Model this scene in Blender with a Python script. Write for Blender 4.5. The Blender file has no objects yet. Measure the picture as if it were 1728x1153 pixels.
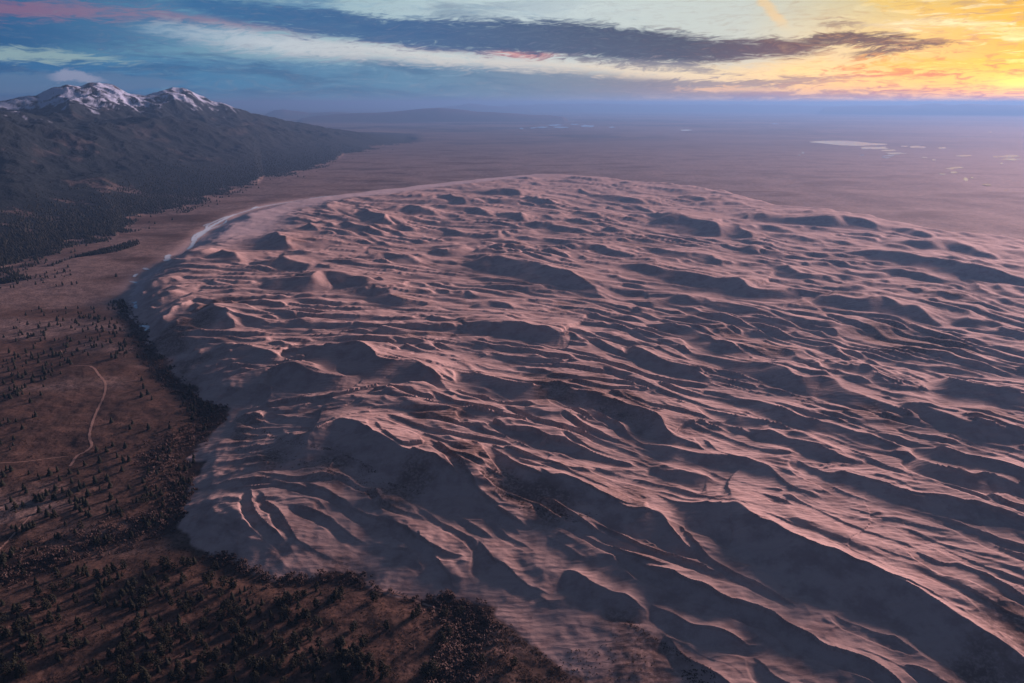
import bpy, math, random
import numpy as np
random.seed(7); RNG = np.random.default_rng(7)
R = math.radians
scene = bpy.context.scene
col = scene.collection

# ------------------------------------------------------------------ camera
CAM_H = 560.0; FPX = 1152.0; PITCH = R(19.2); CX, CY = 864.0, 576.5
cam_d = bpy.data.cameras.new('camera'); cam = bpy.data.objects.new('camera', cam_d); col.objects.link(cam)
cam_d.sensor_width = 36.0; cam_d.lens = 36.0*FPX/1728.0; cam_d.clip_start = 1.0; cam_d.clip_end = 400000.0
cam.location = (0, 0, CAM_H); cam.rotation_euler = (R(90)-PITCH, 0, 0)
scene.camera = cam

def ray(px, py):
    """pixel of the 1728x1153 photograph -> direction in the world"""
    px = np.asarray(px, float); py = np.asarray(py, float)
    u = (px-CX)/FPX; v = (py-CY)/FPX
    return u, math.cos(PITCH)-v*math.sin(PITCH), -math.sin(PITCH)-v*math.cos(PITCH)
def ground(px, py, z=0.0):
    x, y, d = ray(px, py); t = (z-CAM_H)/d
    return x*t, y*t
def azel(px, py):
    x, y, d = ray(px, py)
    return math.degrees(math.atan2(x, y)), math.degrees(math.atan2(d, math.hypot(x, y)))

# ------------------------------------------------------------------ light
SUN_AZ, SUN_EL = 45.0, 10.5
sun_d = bpy.data.lights.new('sun', 'SUN'); sun = bpy.data.objects.new('sun', sun_d); col.objects.link(sun)
sun_d.energy = 5.0; sun_d.angle = R(16.0); sun_d.color = (1.0, 0.57, 0.545)
sun.location = (0, 0, 3000); sun.rotation_euler = (R(90-SUN_EL), 0, R(180-SUN_AZ)+math.pi*0)
from mathutils import Vector
sd = Vector((math.sin(R(SUN_AZ))*math.cos(R(SUN_EL)), math.cos(R(SUN_AZ))*math.cos(R(SUN_EL)), math.sin(R(SUN_EL))))
sun.rotation_euler = (-sd).to_track_quat('-Z', 'Y').to_euler()

scene.view_settings.view_transform = 'Standard'; scene.view_settings.look = 'None'
scene.view_settings.exposure = 1.15; scene.view_settings.gamma = 1.0
scene.view_settings.use_curve_mapping = False
scene.cycles.max_bounces = 5; scene.cycles.diffuse_bounces = 2; scene.cycles.volume_bounces = 1
scene.cycles.glossy_bounces = 2; scene.cycles.use_denoising = True

# ------------------------------------------------------------------ small node language
class NT:
    def __init__(s, tree): s.t = tree; s.n = tree.nodes; s.l = tree.links
    def put(s, sock, v):
        if isinstance(v, bpy.types.NodeSocket): s.l.new(v, sock)
        elif v is not None: sock.default_value = v
    def m(s, op, a, b=None, c=None, clamp=False):
        n = s.n.new('ShaderNodeMath'); n.operation = op; n.use_clamp = clamp
        for i, v in enumerate((a, b, c)):
            if v is not None: s.put(n.inputs[i], v)
        return n.outputs[0]
    def ss(s, x, lo, hi):
        n = s.n.new('ShaderNodeMapRange'); n.interpolation_type = 'SMOOTHSTEP'
        s.put(n.inputs[0], x); s.put(n.inputs[1], lo); s.put(n.inputs[2], hi); n.inputs[3].default_value = 0; n.inputs[4].default_value = 1
        return n.outputs[0]
    def lin(s, x, lo, hi, a=0.0, b=1.0):
        n = s.n.new('ShaderNodeMapRange'); s.put(n.inputs[0], x)
        for i, v in ((1, lo), (2, hi), (3, a), (4, b)): s.put(n.inputs[i], v)
        return n.outputs[0]
    def mix(s, f, a, b, mode='MIX'):
        n = s.n.new('ShaderNodeMix'); n.data_type = 'RGBA'; n.blend_type = mode
        s.put(n.inputs[0], f)
        for i, v in ((6, a), (7, b)):
            if not isinstance(v, bpy.types.NodeSocket): v = tuple(v)+((1,) if len(v) == 3 else ())
            s.put(n.inputs[i], v)
        return n.outputs[2]
    def ramp(s, x, stops):
        n = s.n.new('ShaderNodeValToRGB'); s.put(n.inputs[0], x); cr = n.color_ramp
        while len(cr.elements) < len(stops): cr.elements.new(0.5)
        for e, (p, c) in zip(cr.elements, stops): e.position = p; e.color = tuple(c)+(1,)
        return n.outputs[0]
    def comb(s, x, y, z=0.0):
        n = s.n.new('ShaderNodeCombineXYZ'); s.put(n.inputs[0], x); s.put(n.inputs[1], y); s.put(n.inputs[2], z); return n.outputs[0]
    def noise(s, vec, scale, detail=4, rough=0.55, dist=0.0, col=False):
        n = s.n.new('ShaderNodeTexNoise'); s.put(n.inputs['Vector'], vec); n.inputs['Scale'].default_value = scale
        n.inputs['Detail'].default_value = detail; n.inputs['Roughness'].default_value = rough; n.inputs['Distortion'].default_value = dist
        return n.outputs[1 if col else 0]
    def curve(s, x, pts):
        """float curve over x in 0..1, values already scaled to 0..1"""
        n = s.n.new('ShaderNodeFloatCurve'); s.put(n.inputs['Value'], x); c = n.mapping.curves[0]
        while len(c.points) < len(pts): c.points.new(0.5, 0.5)
        for p, (a, b) in zip(c.points, pts): p.location = (a, b); p.handle_type = 'AUTO_CLAMPED'
        n.mapping.update(); return n.outputs[0]

def lin3(r, g, b):
    f = lambda c: (c/255/12.92) if c/255 <= 0.04045 else ((c/255+0.055)/1.055)**2.4
    return (f(r), f(g), f(b))

# ------------------------------------------------------------------ sky
world = bpy.data.worlds.new('World'); scene.world = world; world.use_nodes = True
world.node_tree.nodes.clear(); W = NT(world.node_tree)
tc = W.n.new('ShaderNodeTexCoord'); sep = W.n.new('ShaderNodeSeparateXYZ'); W.l.new(tc.outputs['Generated'], sep.inputs[0])
X, Y, Z = sep.outputs
EL = W.m('MULTIPLY', W.m('ARCSINE', Z), 57.29578)
AZ = W.m('MULTIPLY', W.m('ARCTAN2', X, Y), 57.29578)
A0, A1 = -60.0, 60.0
AU = W.lin(AZ, A0, A1)                       # 0..1 over the azimuths round the view
ua = lambda px, py=90: (azel(px, py)[0]-A0)/(A1-A0)
E1 = 12.0                                     # elevation range of the cloud curves
# streaky noises on a cloud deck seen at a grazing angle
warp = W.noise(W.comb(W.m('MULTIPLY', AZ, 0.10), W.m('MULTIPLY', EL, 0.45)), 1.0, 3, 0.5)
wv = W.m('SUBTRACT', warp, 0.5)
tilt = W.m('ADD', EL, W.m('MULTIPLY', AZ, 0.035))
n1 = W.noise(W.comb(W.m('MULTIPLY', AZ, 0.13), W.m('ADD', W.m('MULTIPLY', tilt, 1.1), W.m('MULTIPLY', wv, 2.2))), 1.0, 6, 0.62, 0.3)
n2 = W.noise(W.comb(W.m('ADD', W.m('MULTIPLY', AZ, 0.42), 9.0), W.m('ADD', W.m('MULTIPLY', EL, 3.2), W.m('MULTIPLY', wv, 5.0))), 1.0, 6, 0.65, 0.6)
N1 = W.m('SUBTRACT', n1, 0.5); N2 = W.m('SUBTRACT', n2, 0.5)
n3 = W.noise(W.comb(W.m('ADD', W.m('MULTIPLY', AZ, 0.62), 31.0), W.m('ADD', W.m('MULTIPLY', W.m('SUBTRACT', EL, W.m('MULTIPLY', AZ, 0.04)), 3.6), W.m('MULTIPLY', wv, 7.0))), 1.0, 7, 0.62, 1.2)
N3 = W.m('SUBTRACT', n3, 0.5)

hi = W.ramp(AU, [(0.0, lin3(40, 88, 130)), (ua(0), lin3(52, 108, 150)), (ua(300), lin3(104, 152, 180)), (ua(600), lin3(168, 196, 206)),
                 (ua(900), lin3(206, 222, 224)), (ua(1250), lin3(214, 220, 210)), (ua(1500), lin3(236, 210, 140)), (ua(1728), lin3(255, 196, 50)), (1.0, lin3(235, 150, 60))])
lo = W.ramp(AU, [(0.0, lin3(30, 90, 150)), (ua(0), lin3(44, 120, 176)), (ua(450), lin3(84, 158, 200)), (ua(800), lin3(110, 160, 196)), (ua(1050), lin3(165, 165, 165)),
                 (ua(1250), lin3(232, 204, 150)), (ua(1480), (1.15, 0.70, 0.10)), (ua(1640), (1.3, 0.75, 0.0)), (ua(1728), (1.5, 0.85, 0.0)), (1.0, (1.1, 0.4, 0.02))])
sky = W.mix(W.ss(EL, 0.6, 3.6), lo, hi)

def band(sky, pts, color, soft=0.35, amp1=0.8, amp2=0.5, opacity=1.0):
    """pts: (px, py, half thickness in px) along the cloud; color: one colour or (px, rgb) stops"""
    P = []
    for (px, py, h) in pts:
        a, e = azel(px, py); P.append(((a-A0)/(A1-A0), e/E1, (h*57.3/FPX)/2.5))
    P.sort(); P = [(P[0][0]-0.012, P[0][1], -0.0)] + P + [(P[-1][0]+0.012, P[-1][1], -0.0)]
    c = W.m('MULTIPLY', W.curve(AU, [(p[0], p[1]) for p in P]), E1)
    t = W.m('MULTIPLY', W.curve(AU, [(p[0], p[2]) for p in P]), 2.5)
    d = W.m('ABSOLUTE', W.m('SUBTRACT', EL, c))
    q = W.m('SUBTRACT', t, d)
    nz = W.m('ADD', W.m('ADD', W.m('MULTIPLY', N1, amp1*1.6), W.m('MULTIPLY', N2, amp2*3.2)), W.m('MULTIPLY', N3, 1.0+1.6*amp2))
    gate = W.m('MULTIPLY', W.ss(AU, P[0][0]-0.004, P[1][0]+0.01), W.ss(W.m('MULTIPLY', AU, -1.0), -P[-1][0]-0.004, -P[-2][0]+0.01))
    f = W.m('MULTIPLY', W.m('MULTIPLY', W.ss(W.m('ADD', q, nz), -soft, soft*1.3), gate), opacity)
    f = W.m('MULTIPLY', f, W.lin(n3, 0.25, 0.6, 0.84, 1.0))
    cc = W.ramp(AU, [(ua(px), lin3(*c3)) for px, c3 in color]) if isinstance(color, list) else tuple(lin3(*color))
    return W.mix(f, sky, cc)
# grey-blue veil low over the left and middle
sky = band(sky, [(-300, 150, 60), (0, 150, 50), (300, 148, 42), (600, 145, 38), (850, 142, 34), (1000, 145, 24), (1150, 152, 14), (1300, 158, 7)],
           [(-200, (36, 92, 150)), (300, (60, 122, 170)), (700, (84, 134, 172)), (1000, (112, 128, 150)), (1250, (140, 120, 122))], 0.5, 0.9, 0.5, 0.9)
# soft grey-blue layering over the left half
lay = W.m('MULTIPLY', W.ss(W.m('MULTIPLY', AZ, -1.0), -12.0, 12.0), W.ss(n1, 0.44, 0.62)); sky = W.mix(W.m('MULTIPLY', lay, 0.55), sky, lin3(52, 92, 138))
lay2 = W.m('MULTIPLY', W.ss(W.m('MULTIPLY', AZ, -1.0), -16.0, 10.0), W.ss(n2, 0.50, 0.72)); sky = W.mix(W.m('MULTIPLY', lay2, 0.40), sky, lin3(128, 168, 196))
# upper-left dull bank
sky = band(sky, [(-400, 20, 60), (0, 30, 45), (200, 35, 36), (400, 30, 26), (560, 14, 14)], [(0, (44, 96, 146)), (300, (76, 122, 164)), (560, (106, 150, 184))], 0.6, 1.2, 0.8, 0.85)
sky = band(sky, [(-100, 14, 9), (60, 16, 11), (180, 20, 8), (330, 32, 6), (450, 46, 6), (560, 52, 3)], [(0, (150, 104, 134)), (300, (150, 124, 150)), (560, (196, 150, 160))], 0.35, 0.5, 0.4, 0.75)
sky = band(sky, [(-80, 92, 6), (60, 93, 8), (160, 99, 5), (220, 104, 2)], (160, 190, 190), 0.25, 0.3, 0.3, 0.8)
# bright gap under the main band
sky = band(sky, [(240, 48, 6), (340, 60, 12), (440, 72, 15), (520, 79, 15), (640, 84, 13), (740, 97, 11), (860, 106, 9), (980, 112, 9), (1100, 120, 12), (1250, 128, 18), (1400, 120, 16)],
           [(240, (140, 172, 196)), (450, (206, 216, 224)), (900, (232, 230, 220)), (1150, (248, 236, 200)), (1350, (252, 226, 150))], 0.5, 0.8, 0.45, 0.9)
sky = band(sky, [(830, 88, 3), (880, 91, 5), (950, 92, 3)], (240, 150, 140), 0.15, 0.2, 0.25, 0.85)
sky = band(sky, [(600, 70, 3), (700, 80, 3), (830, 88, 2)], (170, 130, 150), 0.2, 0.2, 0.2, 0.5)
# main dark band
sky = band(sky, [(300, 8, 8), (450, 28, 16), (580, 44, 20), (700, 56, 21), (850, 62, 24), (1000, 70, 26), (1120, 80, 23), (1220, 86, 17), (1300, 80, 14), (1380, 82, 7)],
           [(300, (60, 112, 160)), (700, (56, 96, 144)), (950, (56, 76, 112)), (1150, (56, 60, 88)), (1300, (92, 62, 72)), (1400, (104, 66, 64))], 0.32, 0.5, 0.36, 0.98)
sky = band(sky, [(1350, 72, 5), (1410, 66, 10), (1480, 67, 9), (1550, 65, 3)], (84, 54, 62), 0.16, 0.2, 0.35, 0.95)
sky = band(sky, [(1440, 92, 3), (1500, 82, 7), (1550, 76, 6), (1610, 72, 2)], (92, 62, 66), 0.14, 0.2, 0.3, 0.9)
sky = band(sky, [(1390, 42, 3), (1430, 42, 5), (1470, 42, 2)], (138, 112, 104), 0.2, 0.2, 0.4, 0.8)
# low streaks right of the middle
sky = band(sky, [(960, 100, 4), (1080, 110, 5), (1150, 112, 6), (1230, 125, 2)], (130, 132, 146), 0.25, 0.5, 0.6, 0.7)
sky = band(sky, [(1080, 140, 5), (1240, 144, 7), (1340, 136, 6), (1470, 128, 3)], [(1080, (120, 126, 146)), (1340, (150, 130, 126)), (1470, (190, 150, 110))], 0.2, 0.4, 0.5, 0.85)
sky = band(sky, [(1150, 152, 1), (1220, 151, 3), (1350, 155, 2), (1420, 150, 1)], (252, 214, 150), 0.15, 0.2, 0.2, 0.8)
sky = band(sky, [(1230, 163, 5), (1400, 161, 7), (1560, 160, 5), (1728, 168, 3), (1900, 170, 3)], [(1230, (150, 124, 128)), (1450, (170, 124, 100)), (1728, (214, 120, 30))], 0.25, 0.4, 0.5, 0.85)
# gold cloud streamers on the right
sky = band(sky, [(1420, -10, 4), (1500, 6, 8), (1620, 18, 10), (1728, 30, 12), (1900, 50, 14)], [(1420, (255, 216, 120)), (1728, (255, 200, 50))], 0.25, 0.5, 0.6, 0.85)
sky = band(sky, [(1460, 42, 3), (1560, 40, 5), (1660, 44, 7), (1728, 60, 10), (1900, 90, 10)], [(1460, (240, 226, 190)), (1728, (255, 232, 150))], 0.2, 0.4, 0.4, 0.85)
sky = band(sky, [(1450, 112, 4), (1560, 112, 9), (1660, 108, 12), (1728, 106, 14), (1900, 100, 20)], [(1450, (250, 190, 60)), (1600, (255, 200, 10)), (1728, (255, 214, 0))], 0.3, 0.9, 0.9, 0.9)
sky = band(sky, [(1380, 124, 1), (1460, 121, 3), (1540, 126, 3), (1650, 120, 2), (1720, 126, 2)], (206, 120, 40), 0.2, 0.5, 0.7, 0.7)
sky = band(sky, [(1560, 150, 2), (1640, 145, 4), (1728, 150, 4), (1800, 150, 4)], (222, 130, 10), 0.15, 0.5, 0.7, 0.7)
# mackerel streaks over everything
sky = W.mix(W.m('MULTIPLY', W.ss(n3, 0.46, 0.78), 0.40), sky, W.ramp(AU, [(0.0, lin3(60, 96, 136)), (ua(900), lin3(150, 160, 176)), (ua(1500), lin3(200, 160, 110)), (1.0, lin3(240, 160, 40))]))
# gold fleece towards the sunset
rgt = W.ss(AZ, 17.0, 34.0)
sky = W.mix(W.m('MULTIPLY', W.m('MULTIPLY', W.ss(n3, 0.50, 0.66), rgt), 0.75), sky, W.mix(W.ss(EL, 1.0, 5.0), lin3(214, 124, 24), lin3(214, 176, 120)))
sky = W.mix(W.m('MULTIPLY', W.m('MULTIPLY', W.ss(n2, 0.52, 0.66), rgt), 0.65), sky, W.mix(W.ss(EL, 1.0, 5.0), (1.35, 0.95, 0.10), (1.15, 1.0, 0.62)))
# cloud cap over the snowy peaks
capn = W.noise(W.comb(W.m('MULTIPLY', AZ, 1.3), W.m('MULTIPLY', EL, 3.0)), 1.0, 6, 0.6)
def cap(sky, pts, color, soft, amp, op):
    P = []
    for (px, py, h) in pts:
        a, e = azel(px, py); P.append(((a-A0)/(A1-A0), e/E1, (h*57.3/FPX)/2.5))
    c = W.m('MULTIPLY', W.curve(AU, [(p[0], p[1]) for p in P]), E1); t = W.m('MULTIPLY', W.curve(AU, [(p[0], p[2]) for p in P]), 2.5)
    q = W.m('ADD', W.m('SUBTRACT', t, W.m('ABSOLUTE', W.m('SUBTRACT', EL, c))), W.m('MULTIPLY', W.m('SUBTRACT', capn, 0.5), amp))
    g = W.m('MULTIPLY', W.ss(AU, P[0][0], P[0][0]+0.01), W.m('SUBTRACT', 1.0, W.ss(AU, P[-1][0]-0.01, P[-1][0])))
    return W.mix(W.m('MULTIPLY', W.m('MULTIPLY', W.ss(q, -soft, soft), g), op), sky, color)
sky = cap(sky, [(-80, 140, 14), (20, 142, 12), (90, 138, 12), (150, 138, 12), (240, 140, 8), (300, 140, 3), (330, 140, 0)], lin3(88, 124, 164), 0.12, 0.5, 0.9)
sky = cap(sky, [(70, 132, 0), (92, 129, 5), (120, 127, 7), (150, 132, 5), (176, 136, 2), (190, 138, 0)], lin3(150, 160, 190), 0.10, 0.9, 0.85)
# orange contrail high on the right (nearly vertical)
a0, e0 = azel(1283, -5); a1, e1 = azel(1325, 48)
sx = W.m('SUBTRACT', W.m('SUBTRACT', AZ, a0), W.m('MULTIPLY', W.m('SUBTRACT', EL, e0), (a1-a0)/(e1-e0)))
ct = W.m('ADD', W.m('SUBTRACT', 0.55, W.m('ABSOLUTE', sx)), W.m('MULTIPLY', N2, 0.9))
ctf = W.m('MULTIPLY', W.m('MULTIPLY', W.ss(ct, -0.15, 0.4), W.ss(EL, e1-0.3, e1+0.8)), W.m('SUBTRACT', 1.0, W.ss(EL, 11.0, 16.0)))
sky = W.mix(W.m('MULTIPLY', ctf, 0.65), sky, lin3(255, 214, 150))
# glow of the sun that is just down behind the cloud at the right
ga, ge = azel(1722, 141)
gd = W.m('SQRT', W.m('ADD', W.m('POWER', W.m('MULTIPLY', W.m('SUBTRACT', AZ, ga), 0.42), 2.0), W.m('POWER', W.m('MULTIPLY', W.m('SUBTRACT', EL, ge), 1.7), 2.0)))
glow = W.m('POWER', 2.718, W.m('MULTIPLY', W.m('MULTIPLY', gd, gd), -2.4))
sky = W.mix(W.m('MULTIPLY', glow, 1.0, clamp=True), sky, (2.0, 1.15, 0.06))
# the physical sky takes over above the cloud deck in view, and all round
nis = W.n.new('ShaderNodeTexSky'); nis.sky_type = 'NISHITA'; nis.sun_disc = False
nis.sun_elevation = R(SUN_EL); nis.sun_rotation = R(SUN_AZ); nis.dust_density = 2.0; nis.ozone_density = 2.0
deck = W.mix(0.6, W.mix(1.0, nis.outputs[0], (0.045, 0.045, 0.045), 'MULTIPLY'), lin3(72, 80, 108))
deck = W.mix(W.m('MULTIPLY', W.ss(n1, 0.42, 0.62), 0.4), deck, lin3(84, 94, 124))
sky = W.mix(W.ss(EL, 9.5, 24.0), sky, deck)
side = W.m('MAXIMUM', W.ss(AZ, 52.0, 95.0), W.ss(W.m('MULTIPLY', AZ, -1.0), 52.0, 75.0))
sky = W.mix(side, sky, W.mix(W.ss(EL, -2.0, 12.0), lin3(40, 84, 140), deck))
# the air is brightest low down, most of all towards the sunset
lowg = W.m('POWER', 2.718, W.m('MULTIPLY', W.m('MAXIMUM', EL, 0.0), -0.55))
bb_ = W.m('MULTIPLY', lowg, W.lin(AZ, -30.0, 38.0, 0.25, 1.5)); bo = lambda k: W.m('ADD', 1.0, W.m('MULTIPLY', bb_, k))
sky = W.mix(1.0, sky, W.comb(bo(1.0), bo(0.42), bo(0.0)), 'MULTIPLY')
mid = W.m('MULTIPLY', W.m('MULTIPLY', W.ss(EL, 0.8, 2.2), W.m('SUBTRACT', 1.0, W.ss(EL, 4.2, 7.0))), W.ss(AZ, 14.0, 26.0))
mb = W.m('ADD', 1.0, W.m('MULTIPLY', mid, 0.28)); mg = W.m('ADD', 1.0, W.m('MULTIPLY', mid, 0.17)); mbl = W.m('ADD', 1.0, W.m('MULTIPLY', mid, 0.06))
sky = W.mix(1.0, sky, W.comb(mb, mg, mbl), 'MULTIPLY')
bg = W.n.new('ShaderNodeBackground'); W.l.new(sky, bg.inputs[0]); bg.inputs[1].default_value = 0.43
wo = W.n.new('ShaderNodeOutputWorld'); W.l.new(bg.outputs[0], wo.inputs[0])
world.cycles.sampling_method = 'MANUAL'; world.cycles.sample_map_resolution = 1024

# ------------------------------------------------------------------ numeric helpers
def _h(ix, iy, seed):
    n = (ix.astype(np.int64)*374761393 + iy.astype(np.int64)*668265263 + seed*974634777) & 0xFFFFFFFF
    n = ((n ^ (n >> 13))*1274126177) & 0xFFFFFFFF
    return ((n ^ (n >> 16)) & 0xFFFF).astype(np.float32)*(2*np.pi/65536.0)
def gnoise(x, y, seed=0):
    x = np.asarray(x, np.float64); y = np.asarray(y, np.float64)
    ix = np.floor(x); iy = np.floor(y); fx = (x-ix).astype(np.float32); fy = (y-iy).astype(np.float32)
    ux = fx*fx*fx*(fx*(fx*6-15)+10); uy = fy*fy*fy*(fy*(fy*6-15)+10)
    def g(dx, dy):
        a = _h(ix+dx, iy+dy, seed); return np.cos(a)*(fx-dx)+np.sin(a)*(fy-dy)
    a = g(0, 0); b = g(1, 0); c = g(0, 1); d = g(1, 1)
    return 1.5*((a*(1-ux)+b*ux)*(1-uy)+(c*(1-ux)+d*ux)*uy)
def fbm(x, y, octv=4, seed=0, gain=0.5):
    s = 0; a = 1.0; f = 1.0
    for o in range(octv):
        s = s + a*gnoise(x*f+o*17.3, y*f-o*9.1, seed+o); a *= gain; f *= 2.03
    return s
def sstep(x, a, b):
    t = np.clip((x-a)/(b-a), 0, 1); return t*t*(3-2*t)
def seg_sd(x, y, P):
    """distance to an open polyline, side (+1 left of travel) and arc parameter"""
    P = np.asarray(P, float); L = np.hypot(*(P[1:]-P[:-1]).T); cum = np.concatenate([[0], np.cumsum(L)])
    best = np.full(x.shape, 1e18); side = np.zeros(x.shape); par = np.zeros(x.shape)
    for i in range(len(P)-1):
        ax, ay = P[i]; dx, dy = P[i+1]-P[i]; l2 = dx*dx+dy*dy+1e-9
        t = np.clip(((x-ax)*dx+(y-ay)*dy)/l2, 0, 1); ex = x-ax-t*dx; ey = y-ay-t*dy; d = ex*ex+ey*ey
        k = d < best
        best = np.where(k, d, best); side = np.where(k, np.sign(dx*(y-ay)-dy*(x-ax)), side); par = np.where(k, cum[i]+t*L[i], par)
    return np.sqrt(best), side, par, cum[-1]
def inside(x, y, P):
    P = np.asarray(P, float); r = np.zeros(x.shape, bool); n = len(P)
    for i in range(n):
        x0, y0 = P[i]; x1, y1 = P[(i+1) % n]
        if y0 == y1: continue
        r ^= ((y0 > y) != (y1 > y)) & (x < (x1-x0)*(y-y0)/(y1-y0)+x0)
    return r
def smooth_line(P, n=3):
    P = np.asarray(P, float)
    for _ in range(n):
        Q = [P[0]]
        for i in range(len(P)-1): Q += [0.75*P[i]+0.25*P[i+1], 0.25*P[i]+0.75*P[i+1]]
        Q.append(P[-1]); P = np.array(Q)
        if len(P) > 60: break
    return P
def gpoly(pts, z=0.0):
    a = np.array(pts, float); x, y = ground(a[:, 0], a[:, 1], z); return np.stack([x, y], 1)

# ------------------------------------------------------------------ the dune field: outline and crests read off the photograph
DUNE_EDGE = [(960,296),(900,297),(850,299),(780,305),(700,314),(640,321),(590,328),(540,333),(500,338),(450,350),(410,361),(385,370),(365,385),(340,403),
  (322,418),(300,432),(282,442),(255,455),(240,468),(226,485),(220,505),(222,528),(232,548),(246,568),(262,590),(285,618),(310,645),(333,662),(356,676),(380,690),
  (366,715),(345,740),(325,762),(338,780),(332,810),(322,840),(305,866),(298,888),(322,912),(350,930),(372,942),(400,952),(430,960),(470,965),(520,968),(570,960),
  (600,958),(625,970),(650,980),(700,1000),(745,1013),(790,1016),(830,1026),(860,1048),(890,1072),(920,1100),(960,1128),(1000,1150),(1060,1200),(1130,1290),(1200,1500),
  (2600,1500),(2600,520),(2200,470),(1900,430),(1728,411),(1660,401),(1600,396),(1560,388),(1500,377),(1450,366),(1380,358),(1330,352),(1290,342),(1250,332),(1180,320),(1120,314),(1060,308),(1000,300)]
DUNE = gpoly(DUNE_EDGE, 4.0)
TILE = {'T1': (200,290), 'T2': (564,290), 'T3': (930,290), 'T4': (1296,290), 'M1': (200,578), 'M2': (564,578), 'M3': (930,578), 'M4': (1296,578),
        'B1': (200,865), 'B2': (564,865), 'B3': (930,865), 'B4': (1296,865)}
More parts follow.
